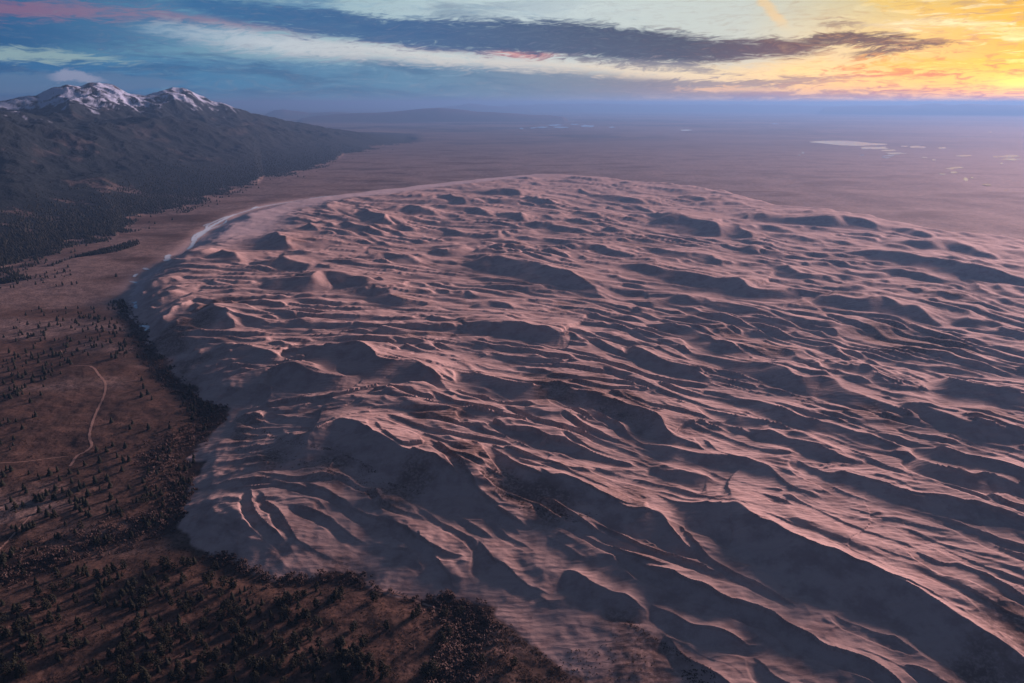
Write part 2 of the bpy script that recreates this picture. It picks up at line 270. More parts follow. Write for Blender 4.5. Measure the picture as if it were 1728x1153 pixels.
# (height of the dark face in quarter pixels, tile, points, tile, points ...)
RIDGES = [
 (260,'M1',[(1010,460),(1120,540),(1240,580),(1340,575),(1440,520)],'M2',[(20,513),(150,545),(220,560),(300,600),(400,650),(520,705),(590,705),(660,740),(740,800),(830,860),(930,910),(1040,960),(1140,1010)]),
 (80,'M1',[(980,400),(1100,460),(1230,490),(1350,505),(1460,480),(1560,430),(1615,400)]),
 (34,'M1',[(1190,290),(1300,320),(1400,345),(1490,355),(1530,320)]),
 (150,'M1',[(700,30),(880,-10),(940,0),(1000,40),(1060,60),(1130,45)]),
 (130,'M1',[(1010,120),(1100,130),(1180,150),(1280,190),(1380,215),(1480,228),(1560,215),(1640,170)]),
 (190,'M1',[(1130,45),(1250,10),(1330,0),(1400,5),(1500,25),(1600,30),(1660,70)],'M2',[(250,90),(340,105),(400,118),(510,120),(550,160),(590,180),(630,180),(680,205),(740,250),(800,285)]),
 (150,'M2',[(760,175),(830,170),(920,205),(1010,235),(1080,265),(1170,280),(1280,295),(1400,290),(1480,270),(1525,265)],'M3',[(130,290),(200,330),(280,345),(350,365),(430,375),(500,410),(600,450),(680,480),(750,520),(790,560),(830,600),(930,615),(1000,640),(1100,680),(1200,700)]),
 (60,'M2',[(1180,145),(1280,175),(1360,190),(1430,215),(1500,215)]),
 (100,'M2',[(1080,610),(1180,605),(1270,600),(1340,610),(1420,635),(1480,665)],'M3',[(0,665),(100,690),(200,710),(300,735),(420,765)]),
 (170,'M2',[(1050,700),(1150,770),(1220,810),(1300,850),(1390,885),(1460,895),(1540,880),(1620,905)],'M3',[(200,920),(240,960),(320,1000),(400,1040),(500,1080),(600,1120),(680,1150)],'B3',[(760,30),(830,90),(900,130),(980,170),(1100,215)]),
 (130,'M3',[(480,600),(600,655),(720,690),(830,715),(940,718),(1000,725),(1100,755),(1250,770),(1330,775),(1400,815),(1500,870),(1580,910),(1640,960)]),
 (110,'M3',[(640,820),(750,840),(850,850),(950,880),(1060,910),(1180,930)]),
 (300,'M3',[(700,930),(780,965),(860,1000),(940,1020),(1000,1030),(1080,1060),(1180,1085),(1250,1090),(1320,1120)],'B3',[(1370,0),(1420,40)],'B4',[(0,60),(50,75),(120,125),(200,165),(290,200),(370,225),(440,228),(520,260),(600,290),(680,300),(730,335),(860,405),(950,440),(1040,490),(1130,540),(1230,600),(1330,660),(1450,720),(1560,780),(1680,840),(1760,880),(1900,960),(2100,1060)]),
 (130,'M3',[(500,-20),(550,0),(620,30),(700,75),(800,105),(900,140),(1000,180),(1080,205),(1150,215)]),
 (130,'M3',[(890,25),(970,40),(1060,70),(1130,90),(1250,100),(1370,115)],'M4',[(0,140),(100,185),(180,220),(260,240),(350,235),(430,260),(490,290),(560,320),(650,350),(740,380),(830,400),(900,435),(960,465),(1010,500)]),
 (100,'T3',[(620,1010),(750,1020),(860,1020),(960,1050),(1040,1100)],'M3',[(1100,-12),(1180,5),(1260,40),(1340,75),(1420,105)]),
 (90,'M3',[(970,400),(1060,440),(1150,475),(1250,500),(1350,525)],'M4',[(0,530),(100,560),(200,590)]),
 (110,'M3',[(1280,540),(1350,580),(1430,600)],'M4',[(40,600),(150,630),(240,660),(340,700),(440,740),(530,775),(620,805)]),
 (36,'M3',[(870,310),(980,330),(1080,355),(1160,380),(1230,420)]),
 (110,'M3',[(980,290),(1100,310),(1230,340),(1310,370),(1390,380)],'M4',[(0,410),(80,440),(200,490),(320,520),(440,555),(540,590),(640,610),(720,635),(830,665),(900,675),(950,700)]),
 (130,'M4',[(940,665),(1020,680),(1120,710),(1220,735),(1330,765),(1430,790),(1560,830),(1728,880),(1900,930)]),
 (130,'M4',[(940,740),(1040,790),(1140,830),(1260,865),(1360,885),(1450,875),(1540,900),(1620,935),(1728,985),(1850,1040)]),
 (130,'M4',[(170,760),(260,810),(360,855),(440,870),(520,875),(620,905),(720,940),(830,980),(920,1010),(1030,1035),(1140,1040),(1250,1065),(1340,1085),(1430,1085),(1510,1120)],'B4',[(1600,0),(1728,50),(1850,110)]),
 (80,'M4',[(290,1020),(370,1003),(440,1020),(480,1060)]),
 (90,'M4',[(370,110),(450,140),(530,160),(600,165),(680,190),(740,215),(800,250),(870,275)]),
 (50,'M4',[(780,290),(880,305),(980,325),(1060,350),(1140,385)]),
 (140,'M4',[(860,390),(960,395),(1040,400),(1120,425),(1220,460),(1330,500),(1440,530),(1560,555),(1728,575),(1900,600)]),
 (130,'M4',[(1190,180),(1220,230),(1300,265),(1400,290),(1500,310),(1600,325),(1728,330),(1900,350)]),
 (50,'M4',[(1150,365),(1230,360),(1300,380),(1380,410)]),
 (30,'M4',[(200,0),(300,25),(370,55),(450,75),(530,95)]),
 (40,'M4',[(430,40),(550,75),(640,110),(720,150),(860,190),(960,230)]),
 (50,'M4',[(640,100),(760,130),(900,140),(1040,155),(1170,165),(1260,175),(1360,200),(1460,220),(1600,240)]),
 (40,'M4',[(830,0),(930,40),(1050,70),(1160,90),(1260,120),(1380,150)]),
 (30,'M4',[(1450,150),(1550,160),(1640,190)]), (34,'M4',[(1470,0),(1560,40),(1728,70)]), (24,'M4',[(640,0),(740,40),(860,60)]),
 (110,'B4',[(960,260),(1040,300),(1120,330),(1200,340),(1280,340),(1350,365),(1430,400),(1520,440),(1610,480),(1690,520),(1760,560),(1900,640)]),
 (60,'B4',[(340,660),(440,690),(540,725),(640,770),(720,810),(790,830),(850,830),(920,870),(1010,910),(1090,940)]),
 (110,'B3',[(400,190),(470,220),(550,270),(640,310),(760,360),(860,400),(960,440),(1060,485),(1160,540),(1260,575),(1360,600),(1440,620)],'B4',[(70,660),(130,715),(220,770),(310,790),(380,840),(460,890),(560,910),(640,945),(720,990),(800,1040),(880,1090),(940,1150),(1040,1250)]),
 (150,'B3',[(60,260),(120,290),(190,340),(260,400),(340,440),(430,470),(510,510),(580,540),(650,560),(690,580)]),
 (120,'B3',[(680,500),(740,560),(820,610),(900,645),(1000,690),(1100,730),(1200,770),(1300,800),(1380,810),(1470,795)]),
 (120,'B3',[(770,730),(850,790),(930,860),(1010,935),(1100,990),(1200,1050),(1300,1110),(1380,1160),(1500,1260)]),
 (90,'B3',[(1340,880),(1400,940),(1480,1010),(1560,1070),(1640,1120),(1700,1160),(1800,1240)]),
 (44,'B4',[(480,930),(500,960),(550,1020),(640,1080),(740,1130)]),
 (70,'B4',[(870,980),(960,1010),(1060,1050),(1150,1085),(1230,1120),(1300,1160),(1500,1260)]),
 (120,'B2',[(970,100),(1030,170),(1090,235),(1160,285),(1250,325),(1340,370),(1420,400),(1480,440)]),
 (95,'B2',[(560,55),(600,110),(640,165),(690,220),(740,280),(800,350),(860,400),(910,430)]),
 (60,'B2',[(170,65),(210,80),(250,115),(330,135),(420,160)]),
 (24,'B2',[(390,0),(470,30),(540,50),(580,40)]),
 (50,'M2',[(980,1090),(1060,1150)],'B2',[(1120,40),(1200,70)]),
 (30,'B3',[(20,95),(80,120),(180,175)]),
 (50,'M1',[(900,940),(950,980),(1010,1050),(1080,1110),(1150,1150)]),
 (90,'M1',[(480,1080),(540,1085),(600,1110),(680,1150)],'B1',[(740,40),(820,70)]),
 (34,'M1',[(1320,1020),(1380,1080),(1440,1130),(1500,1150)]),
 (50,'M2',[(200,950),(280,980),(340,1040)]), (40,'M2',[(560,960),(640,1010),(720,1060)]), (30,'M2',[(700,920),(800,960),(920,1000)]),
 (60,'B2',[(1000,545),(1100,500),(1200,450),(1280,410)]), (60,'B2',[(1350,480),(1440,505),(1530,510),(1620,460)]),
 (70,'B2',[(1290,880),(1380,920),(1450,960),(1520,1020),(1570,1035)]), (50,'B2',[(1560,1035),(1640,1020),(1728,1030)]),
 (30,'M2',[(860,140),(930,120),(1040,115),(1130,130)]), (30,'M2',[(500,500),(600,530),(700,560),(800,540)]), (34,'M2',[(800,540),(860,550),(920,610)]),
 (50,'M2',[(820,490),(930,540),(1050,545),(1200,560)]), (50,'M2',[(860,380),(960,390),(1100,420),(1250,430),(1400,470)]),
 (60,'M2',[(860,260),(930,330),(1050,345),(1160,400),(1260,395)]), (40,'M2',[(1440,740),(1540,790),(1640,830)]),
 (80,'T1',[(700,500),(720,540),(790,545),(880,570)]), (70,'T1',[(890,580),(960,590),(1050,595),(1100,585),(1150,580),(1200,620),(1290,630),(1360,615),(1420,640),(1480,655)]),
 (110,'T1',[(960,690),(1050,690),(1130,700),(1220,720),(1300,710),(1380,670),(1470,665),(1550,690),(1600,740)]),
 (150,'T1',[(560,865),(620,870),(680,900),(740,930),(790,970),(800,1000)]), (50,'T1',[(1050,550),(1150,545),(1250,540),(1350,550),(1450,555),(1530,560)]),
 (80,'T1',[(940,430),(1010,400),(1060,415),(1130,460),(1165,500)]), (60,'T1',[(1210,340),(1270,345),(1330,390)]), (40,'T1',[(1350,320),(1400,340),(1490,370),(1530,350)]),
 (50,'T1',[(1180,480),(1260,490),(1340,480),(1440,465),(1530,480)]), (50,'T1',[(1030,990),(1100,980),(1180,985),(1280,995)]), (60,'T1',[(960,1050),(1080,1040),(1200,1030),(1330,1040)]),
 (30,'T1',[(1120,910),(1220,920),(1340,930)]), (50,'T1',[(1550,830),(1620,810),(1728,790)]), (40,'T1',[(750,750),(850,745),(950,740)]), (60,'T1',[(330,760),(420,790),(500,770),(580,760)]),
 (30,'T1',[(600,740),(660,760),(740,770)]), (60,'T1',[(830,380),(900,365),(1000,370)]), (40,'T1',[(1350,1050),(1450,1060),(1560,1050),(1728,1060)]), (80,'T1',[(60,990),(120,930),(180,920),(240,960)]),
 (60,'T2',[(180,235),(240,270),(300,295),(360,330),(420,345)]), (50,'T2',[(60,320),(120,360),(180,380),(250,405)]), (60,'T2',[(300,220),(400,240),(480,235),(540,235),(590,260),(650,265),(700,285)]),
 (40,'T2',[(430,345),(480,375),(540,390)]), (35,'T2',[(640,335),(720,345),(800,340),(880,340),(960,350)]), (40,'T2',[(700,145),(780,160),(860,180),(930,205)]), (30,'T2',[(560,160),(620,150),(690,145)]),
 (50,'T2',[(600,215),(700,230),(800,240),(900,235),(1000,255),(1080,290)]), (55,'T2',[(1100,275),(1170,265),(1230,290),(1300,320)]), (50,'T2',[(960,130),(1080,125),(1180,120),(1280,140)]),
 (40,'T2',[(1280,160),(1350,185),(1430,205),(1490,220)]), (40,'T2',[(1010,190),(1100,195),(1200,195),(1300,200)]), (60,'T2',[(90,560),(180,560),(270,570),(340,545),(420,555),(480,570),(540,600),(590,625)]),
 (55,'T2',[(650,590),(740,590),(820,595),(840,610)]), (125,'T2',[(900,545),(945,515),(1010,540),(1080,575),(1150,565),(1230,590),(1310,615),(1400,635)],'T3',[(20,660),(100,668),(180,690),(260,725),(340,760),(410,785)]),
 (70,'T2',[(630,500),(700,510),(780,525),(860,505),(950,490)]), (22,'T2',[(200,510),(300,520),(400,545)]), (45,'T2',[(740,380),(800,385),(860,405),(930,425)]), (40,'T2',[(1200,440),(1280,435),(1360,450),(1440,460)]),
 (35,'T2',[(1060,450),(1120,420),(1160,410),(1200,440)]), (40,'T2',[(940,460),(1050,455),(1160,460),(1280,490)]), (45,'T2',[(1200,360),(1320,350),(1440,360),(1560,375),(1728,400)]),
 (40,'T2',[(1620,540),(1660,580),(1728,610)]), (26,'T2',[(1020,530),(1080,515),(1140,540)]), (45,'T2',[(880,700),(980,710),(1080,715),(1200,730),(1340,740)]),
 (90,'T2',[(100,810),(200,790),(290,780),(370,810),(440,850),(540,860),(640,880)]), (45,'T2',[(470,780),(500,740),(560,750),(620,790)]), (55,'T2',[(600,800),(720,790),(780,830),(850,820),(890,810),(950,830),(1040,830),(1120,855)]),
 (40,'T2',[(690,750),(750,740),(810,770)]), (70,'T2',[(850,900),(960,890),(1040,870),(1120,870),(1200,900),(1260,930)]), (35,'T2',[(1250,930),(1340,920),(1430,935)]), (60,'T2',[(510,1000),(600,950),(660,980),(740,1000),(820,1020)]),
 (130,'T2',[(840,1040),(930,1050),(1020,1010),(1100,1008),(1180,1012),(1250,1040),(1340,1050),(1430,1055),(1500,1080),(1580,1100),(1650,1080),(1690,1110)]),
 (50,'T2',[(90,1060),(140,1040),(220,1060),(300,1070),(350,1100)]), (30,'T2',[(0,1000),(120,1000),(240,1005)]), (40,'T2',[(1260,860),(1380,860),(1500,880)]), (45,'T2',[(1560,940),(1640,930),(1728,960)]),
 (45,'T3',[(260,130),(330,150),(420,165),(520,180),(620,200),(720,215)]), (35,'T3',[(490,220),(580,235),(660,255),(720,280)]), (80,'T3',[(620,290),(740,300),(860,295),(960,300),(1000,325),(1080,360),(1170,385)]),
 (35,'T3',[(850,155),(920,170),(1020,185),(1100,200)]), (35,'T3',[(960,210),(1080,215),(1200,205),(1300,225)]), (40,'T3',[(80,320),(180,340),(260,350),(340,350)]), (40,'T3',[(150,255),(220,270),(300,300),(400,320)]),
 (35,'T3',[(350,375),(460,400),(560,405)]), (60,'T3',[(160,515),(260,490),(340,505),(440,535),(540,560),(600,560)]), (30,'T3',[(160,540),(240,570),(320,590),(440,605)]), (60,'T3',[(600,505),(700,520),(800,540),(900,550),(960,540),(1040,560),(1130,590),(1200,640)]),
 (95,'T3',[(380,620),(470,605),(570,600),(660,615),(730,640),(800,660),(900,670),(980,675),(1050,705),(1110,725),(1200,720),(1280,735),(1330,770),(1400,780),(1500,775),(1640,770),(1728,790)]),
 (35,'T3',[(910,600),(1010,625),(1110,645),(1200,665)]), (50,'T3',[(1190,330),(1250,370),(1300,410),(1350,435)]), (50,'T3',[(1290,310),(1380,285),(1480,310),(1600,310),(1728,320)]), (40,'T3',[(1350,345),(1450,365),(1560,390),(1680,410)]),
 (40,'T3',[(430,770),(540,760),(640,780),(740,785),(850,785),(940,790)]), (70,'T3',[(500,850),(600,860),(700,870),(780,850),(880,845),(980,850),(1080,860),(1160,890),(1260,910),(1380,920),(1440,935),(1520,970),(1620,990)]),
 (60,'T3',[(880,880),(950,920),(1020,950),(1120,980),(1230,1010),(1350,1045),(1460,1080)]), (60,'T3',[(1220,960),(1330,985),(1450,1005),(1560,1040),(1680,1075)]), (50,'T3',[(520,905),(600,940),(680,970),(770,995)]),
 (40,'T3',[(1290,1070),(1400,1110),(1480,1140)]), (50,'T3',[(1480,620),(1560,640),(1640,680),(1728,705)]), (50,'T3',[(90,940),(220,930),(300,960),(400,1000)]),
 (70,'T4',[(0,310),(120,305),(260,300),(380,310),(480,290),(580,305),(680,325),(760,365)]), (40,'T4',[(800,375),(900,380),(1000,395),(1100,430),(1180,440)]), (60,'T4',[(870,420),(940,470),(1040,480),(1140,470),(1240,465),(1310,500),(1400,520),(1500,560),(1600,580)]),
 (40,'T4',[(780,475),(860,500),(960,525),(1050,535)]), (80,'T4',[(480,520),(620,530),(760,535),(880,550),(980,570),(1080,590),(1200,605),(1300,630),(1430,650),(1560,670),(1660,695),(1728,712),(1900,740)]),
 (30,'T4',[(1160,540),(1240,570),(1350,590)]), (40,'T4',[(1330,490),(1400,520),(1500,580)]), (40,'T4',[(0,410),(100,430),(200,430),(330,470)]), (50,'T4',[(700,655),(860,670),(980,685),(1100,705),(1220,730),(1320,740)]),
 (50,'T4',[(40,615),(110,650),(200,695),(280,710),(380,700),(440,730)]), (35,'T4',[(480,640),(560,690),(660,705),(760,700),(860,690)]), (40,'T4',[(490,725),(600,755),(720,775),(850,760),(900,770),(960,800)]),
 (100,'T4',[(250,790),(320,800),(400,830),(500,825),(590,850),(660,850),(760,840),(860,885),(960,890),(1030,910),(1090,950),(1130,980),(1200,1000)]), (40,'T4',[(50,930),(150,900),(270,905),(360,930)]),
 (45,'T4',[(1050,850),(1130,825),(1220,835),(1300,870)]), (70,'T4',[(1260,910),(1340,950),(1370,990),(1450,995),(1540,1000),(1640,1020)]), (50,'T4',[(1500,1030),(1580,1060),(1680,1100),(1728,1110)]),
 (50,'T4',[(0,935),(80,970),(170,1000),(280,1040),(400,1060),(470,1100),(520,1130)]), (40,'T4',[(0,1010),(100,1050),(250,1080)]), (30,'T4',[(860,1060),(1000,1090),(1150,1130)]),
 (40,'T4',[(1380,740),(1430,800),(1500,830)]), (40,'T4',[(1500,750),(1580,790),(1650,830),(1728,825)]), (25,'T4',[(1330,590),(1420,590),(1500,610)]),
 (50,'M1',[(370,190),(430,130),(520,150),(620,160),(760,150)]), (60,'M1',[(860,270),(930,255),(1000,262),(1010,330),(985,400)]), (40,'M1',[(530,1040),(600,1010),(680,990),(760,1000),(850,975)]),
 (50,'B1',[(1040,180),(1080,240),(1150,290),(1260,345)]), (50,'B2',[(230,200),(300,210),(380,260),(440,300)]), (40,'B2',[(380,370),(480,390),(560,420)]), (60,'B2',[(720,420),(760,470),(820,540),(860,550)]),
 (50,'M1',[(100,60),(220,40),(330,80),(420,150),(480,230)]), (46,'T1',[(420,560),(520,560),(640,520),(700,500)]), (50,'T1',[(200,880),(300,850),(400,800),(480,790)]), (60,'T1',[(260,1000),(360,930),(460,870),(560,865)]), (46,'T1',[(130,790),(230,740),(330,720),(420,730)]), (40,'M1',[(640,640),(760,650),(880,620)]), (44,'M1',[(820,690),(960,680),(1100,660)]), (50,'M1',[(1410,880),(1440,820),(1560,790),(1680,820)]),
 (40,'T4',[(1500,470),(1600,490),(1728,520)]), (36,'T4',[(1600,620),(1728,630),(1900,650)]),
]
BASE_Z = 22.0
def build_ridges():
    out = []
    for r in RIDGES:
        F = r[0]/4.0; pts = []
        for t, pp in zip(r[1::2], r[2::2]):
            ox, oy = TILE[t]; pts += [(ox+a/4.0, oy+b/4.0) for a, b in pp]
        P = smooth_line(pts, 2)
        A = 20.0
        for _ in range(4):
            gx, gy = ground(P[:, 0], P[:, 1], BASE_Z+A*0.9)
            dist = np.sqrt(gx**2+gy**2+(CAM_H-BASE_Z)**2).mean(); th = math.asin((CAM_H-BASE_Z)/dist)
            A = F*dist/FPX/(math.cos(th)+math.sin(th)/math.tan(R(25)))*RIDGE_GAIN
        A *= 1.0+0.30*float(sstep(np.array(dist), 1800.0, 3200.0))
        A = min(A, 0.13*np.hypot(np.diff(gx), np.diff(gy)).sum())
        out.append((A, np.stack([gx, gy], 1)))
    return out
RIDGE_GAIN = 1.0
RW = build_ridges()
NTRACED = len(RW)
def small_ridges():
    """lesser knife-edged dunes between the big ones, following the run of their neighbours"""
    rr = random.Random(31); mid = []; tan_ = []
    for A, P in RW:
        for q in range(0, len(P)-2, 3):
            t = P[q+2]-P[q]; t = t/(np.hypot(*t)+1e-9); mid.append((P[q]+P[q+2])/2); tan_.append(t)
    mid = np.array(mid); tan_ = np.array(tan_); out = []; taken = []
    n = 0
    while len(out) < 1150 and n < 9000:
        n += 1
        a = R(rr.uniform(-31, 47)); r_ = 750*(5.2/0.75)**(rr.random()**1.25)
        x, y = r_*math.sin(a), r_*math.cos(a)
        if not inside(np.array([x]), np.array([y]), DUNE)[0]: continue
        size = 3.0+0.0021*r_; sp_ = 7.5*size
        if any((x-u)**2*0.28+(y-w)**2 < sp_*sp_*0.9 for u, w in taken[-900:]): continue
        d = (mid[:, 0]-x)**2+(mid[:, 1]-y)**2; k = np.argsort(d)[:14]; t = tan_[k].sum(0); t = t/np.hypot(*t); ang = math.atan2(t[1], t[0])+rr.gauss(0, 0.10)
        A = size*rr.uniform(0.7, 1.5); Lr = A*rr.uniform(20, 52); m = 9; pts = []; px_, py_ = x-math.cos(ang)*Lr/2, y-math.sin(ang)*Lr/2; bow = rr.uniform(-0.3, 0.3)
        wv_ = rr.uniform(0.08, 0.26); ph = rr.uniform(0, 6.28)
        for i in range(m):
            pts.append((px_, py_)); an = ang+bow*(i/(m-1)-0.5)*2+wv_*math.sin(i*1.3+ph); px_ += math.cos(an)*Lr/(m-1); py_ += math.sin(an)*Lr/(m-1)
        out.append((A, smooth_line(pts, 1))); taken.append((x, y))
    return out
RW = RW+small_ridges()
BOX = np.array([(P[:, 0].min(), P[:, 0].max(), P[:, 1].min(), P[:, 1].max()) for _, P in RW])
CREST_DIR = R(-8.0)      # general run of the crests on the ground (angle from +x)

def proc_dunes(x, y, lam, seed, elong=2.6, skew=0.5):
    """sharp-crested asymmetric dunes: steep on the near side, gentle towards the sunset"""
    w1 = gnoise(x/(lam*4), y/(lam*4), seed+50); w2 = gnoise(x/(lam*3)+7, y/(lam*3), seed+51)
    ca, sa = math.cos(CREST_DIR), math.sin(CREST_DIR)
    s = (x*ca+y*sa)+w2*lam*1.2; t = (-x*sa+y*ca)+w1*lam*1.4
    s = s/(lam*elong); t = t/lam; h = 0.0
    for it in range(4):
        n = gnoise(s, t+skew*h, seed)+0.35*gnoise(s*2.1, (t+skew*h)*1.7+5, seed+1)
        h2 = np.clip(1-np.sqrt(n*n+0.0012)*1.55, 0, 1); h = h2 if it == 0 else 0.5*(h+h2)
    return h*h*(0.45+0.55*sstep(gnoise(s*0.6+3, t*0.4, seed+2), -0.35, 0.35))

def fn_(x, y): return gnoise(x/240, y/240, 93)
def dune_height(x, y):
    """returns height above the plain and the signed distance inside the field (m)"""
    d, _, _, _ = seg_sd(x, y, np.vstack([DUNE, DUNE[:1]]))
    # ragged margin
    d = np.where(inside(x, y, DUNE), d, -d) + 18*fbm(x/130, y/130, 4, 5) + 7*fbm(x/24, y/24, 2, 6)
    az_ = np.degrees(np.arctan2(x, y)); low = sstep(az_, -34, -20)*(1-sstep(y, 1000, 1500))
    env = sstep(d, 0, (100+60*sstep(fn_(x, y), -.4, .5))*(1-low)+330*low); env2 = sstep(d, 0, 60+60*low)
    acc = np.zeros(x.shape); lee = np.zeros(x.shape); dpos = d > -5
    X0, X1, Y0, Y1 = x.min(), x.max(), y.min(), y.max()
    for i, (A, P) in enumerate(RW):
        Ls = 6.0*A; w = A/math.tan(R(25))*1.3
        pad = 3.2*Ls
        if i >= NTRACED: pad = min(pad, 70+8*A)
        b0, b1, b2, b3 = BOX[i]; b0 -= w+20; b1 += pad; b2 -= w*1.2+20; b3 += pad
        if b0 > X1 or b1 < X0 or b2 > Y1 or b3 < Y0: continue
        k = np.nonzero((x > b0) & (x < b1) & (y > b2) & (y < b3) & dpos)[0]
        if len(k) == 0: continue
        xx = x[k]; yy = y[k]
        wob = 0.30*w
        xx2, yy2 = (xx+wob*gnoise(xx/(w*1.1+12), yy/(w*1.1+12), 300+i), yy+wob*gnoise(xx/(w*1.1+12)+9, yy/(w*1.1+12), 500+i)) if i < NTRACED else (xx, yy)
        dd, side, par, L = seg_sd(xx2, yy2, P)
        endw = min(0.36*L, 6*A+14)
        tap = np.clip(np.minimum(par, L-par)/endw, 0, 1); tap = (tap*(2-tap)+1e-6)**0.85
        a = A*tap*((0.88+0.22*gnoise(par/(3*A+20), par*0+i*3.7, 900+i)) if i < NTRACED else 1.0)
        wl = w*(0.10+0.90*tap)
        u = np.clip(1-dd/np.maximum(wl, 1), 0, 1)
        hl = a*u**1.25
        k1 = 0.35+0.65*tap; hs = a*(0.20*np.exp(-dd/(0.7*A*k1+1))+0.32*np.exp(-dd/(2.6*A*k1+1))+0.48*np.exp(-dd/(8.5*A*k1+1)))
        # fade the stoss apron sideways beyond the ends of the crest
        h = np.where(side < 0, hl, hs)
        acc[k] += np.maximum(h, 0)**5
        lee[k] = np.maximum(lee[k], np.where(side < 0, sstep(u, 0.0, 0.25)*sstep(a, 2, 8), 0))
    H = acc**0.2
    far = np.hypot(x, y)
    amp = (0.8+0.2*sstep(d, 60, 420))*(1-0.62*lee)
    # the flat sand sheet along the upper left rim of the field
    q = sstep(far, 2700, 3300)*sstep(-(x-300), -200, 500)*(1-sstep(d, 240, 420)); amp = amp*(1-0.93*q)*(1+0.25*sstep(far, 1800, 3400)); H = H*(1-0.85*q)
    p1 = proc_dunes(x, y, 230.0, 11); p2 = proc_dunes(x, y, 112.0, 23); p3 = proc_dunes(x, y, 58.0, 37, 2.4, 0.4); p4 = proc_dunes(x, y, 27.0, 43, 2.4, 0.3)
    broad = fbm(x/900, y/900, 2, 77)
    proc = 16*p1+8*p2+4.0*p3*sstep(gnoise(x/260, y/260, 61), -0.6, 0.2)+2.8*p4*(1-sstep(far, 1500, 2600))*sstep(gnoise(x/160, y/160, 62), -0.5, 0.3)
    H2 = (BASE_Z+7*broad)*env + env2*(H + amp*proc*(1.0-0.35*sstep(H, 5, 30)))
    fine = (fbm(x/16, y/9, 2, 88)*0.25*(1-0.7*lee) + (1.7-1.0*lee)*fbm(x/70, y/48, 4, 89))*env2
    return np.where(d > 0, H2+fine, 0), d, lee

# ------------------------------------------------------------------ mountain, forest foot
FOOT = [(-900,520),(-300,500),(0,455),(50,430),(100,411),(150,403),(195,396),(210,378),(270,352),(340,337),(372,330),(395,322),(436,310),(445,300),(470,297),(520,287),(560,275),(580,262),(620,252),(700,240),(760,235)]
def interp_az(px_list, vals, az):
    a = [azel(p, 240)[0] for p in px_list]; return np.interp(az, a, vals)
_fa = np.array([azel(p, q)[0] for p, q in FOOT]); _fr = np.array([np.hypot(*ground(p, q, 0)) for p, q in FOOT])
_o = np.argsort(_fa); _fa = _fa[_o]; _fr = _fr[_o]
FAR_SIL = [(-900,150),(-400,120),(-200,150),(-80,170),(0,160),(20,157),(60,155),(85,145),(110,137),(135,141),(165,136),(190,141),(215,152),(245,156),(270,150),(290,144),(308,146),(330,155),(365,168),(400,177),(440,190),(480,201),(520,209),(560,216),(600,222),(650,230),(700,236),(745,241)]
NEAR_SIL = [(-900,230),(-300,205),(0,190),(60,196),(130,198),(200,192),(260,192),(330,196),(400,206),(460,214),(520,221),(580,228),(640,234),(700,240),(745,244)]
def sil(S, rad):
    """height of a crest at distance rad(az) whose outline passes through the traced pixels"""
    a = []; z = []
    for p, q in S:
        az, el = azel(p, q); a.append(az); z.append(math.tan(R(el)))
    return np.array(a), np.array(z)
_fsa, _fst = sil(FAR_SIL, None); _nsa, _nst = sil(NEAR_SIL, None)
def mountain(x, y):
    az = np.degrees(np.arctan2(x, y)); r = np.hypot(x, y)
    rf = np.interp(az, _fa, _fr)
    rn = interp_az([-900, 0, 400, 745], [5400, 5700, 7800, 12300], az); rp = interp_az([-900, 0, 400, 745], [7800, 8100, 9300, 12900], az)
    zn = np.maximum(CAM_H+np.interp(az, _nsa, _nst)*rn, 0); zp = np.maximum(CAM_H+np.interp(az, _fsa, _fst)*rp, 0)
    on = sstep(-az, 6.8, 9.0)                       # dies out to the right
    s = np.clip((r-rf)/np.maximum(rn-rf, 50), 0, 1)
    up = zn*(0.25*s+0.75*s**2.0)
    t = np.clip((r-rn)/np.maximum(rp-rn, 50), 0, 1)
    mid = zn+(zp-zn)*(t**1.6) - 60*np.sin(np.pi*np.clip(t*2.0, 0, 1))*np.clip((zp-zn)/300, 0, 1)
    down = zp*np.exp(-((r-rp)/2500.0)**2)
    h = np.where(r < rn, up, np.where(r < rp, mid, down))
    # gullies and spurs
    wx = x+220*gnoise(x/1500, y/1500, 201); wy = y+220*gnoise(x/1500, y/1500, 202)
    rid = 0; a = 1.0; f = 1.0
    for o in range(6):
        n = 1-np.abs(gnoise(wx*f/1300, wy*f/1300, 210+o))*2.0; rid = rid+a*n*(0.6+0.4*np.clip(rid, 0, 1)); a *= 0.52; f *= 2.05
    crest = np.exp(-((r-rp)/260.0)**2)
    k = sstep(h, 5, 260)
    amp = (60+75*sstep(h, 330, 700))*k*(1-0.72*crest)
    h = h+amp*(rid-1.35)*0.85 - 30*k*np.abs(gnoise(x/240, y/240, 230)) - 14*k*np.abs(gnoise(x/110, y/110, 231))
    h = np.maximum(h, 0)*on
    return h, rf, az, r, s, rid

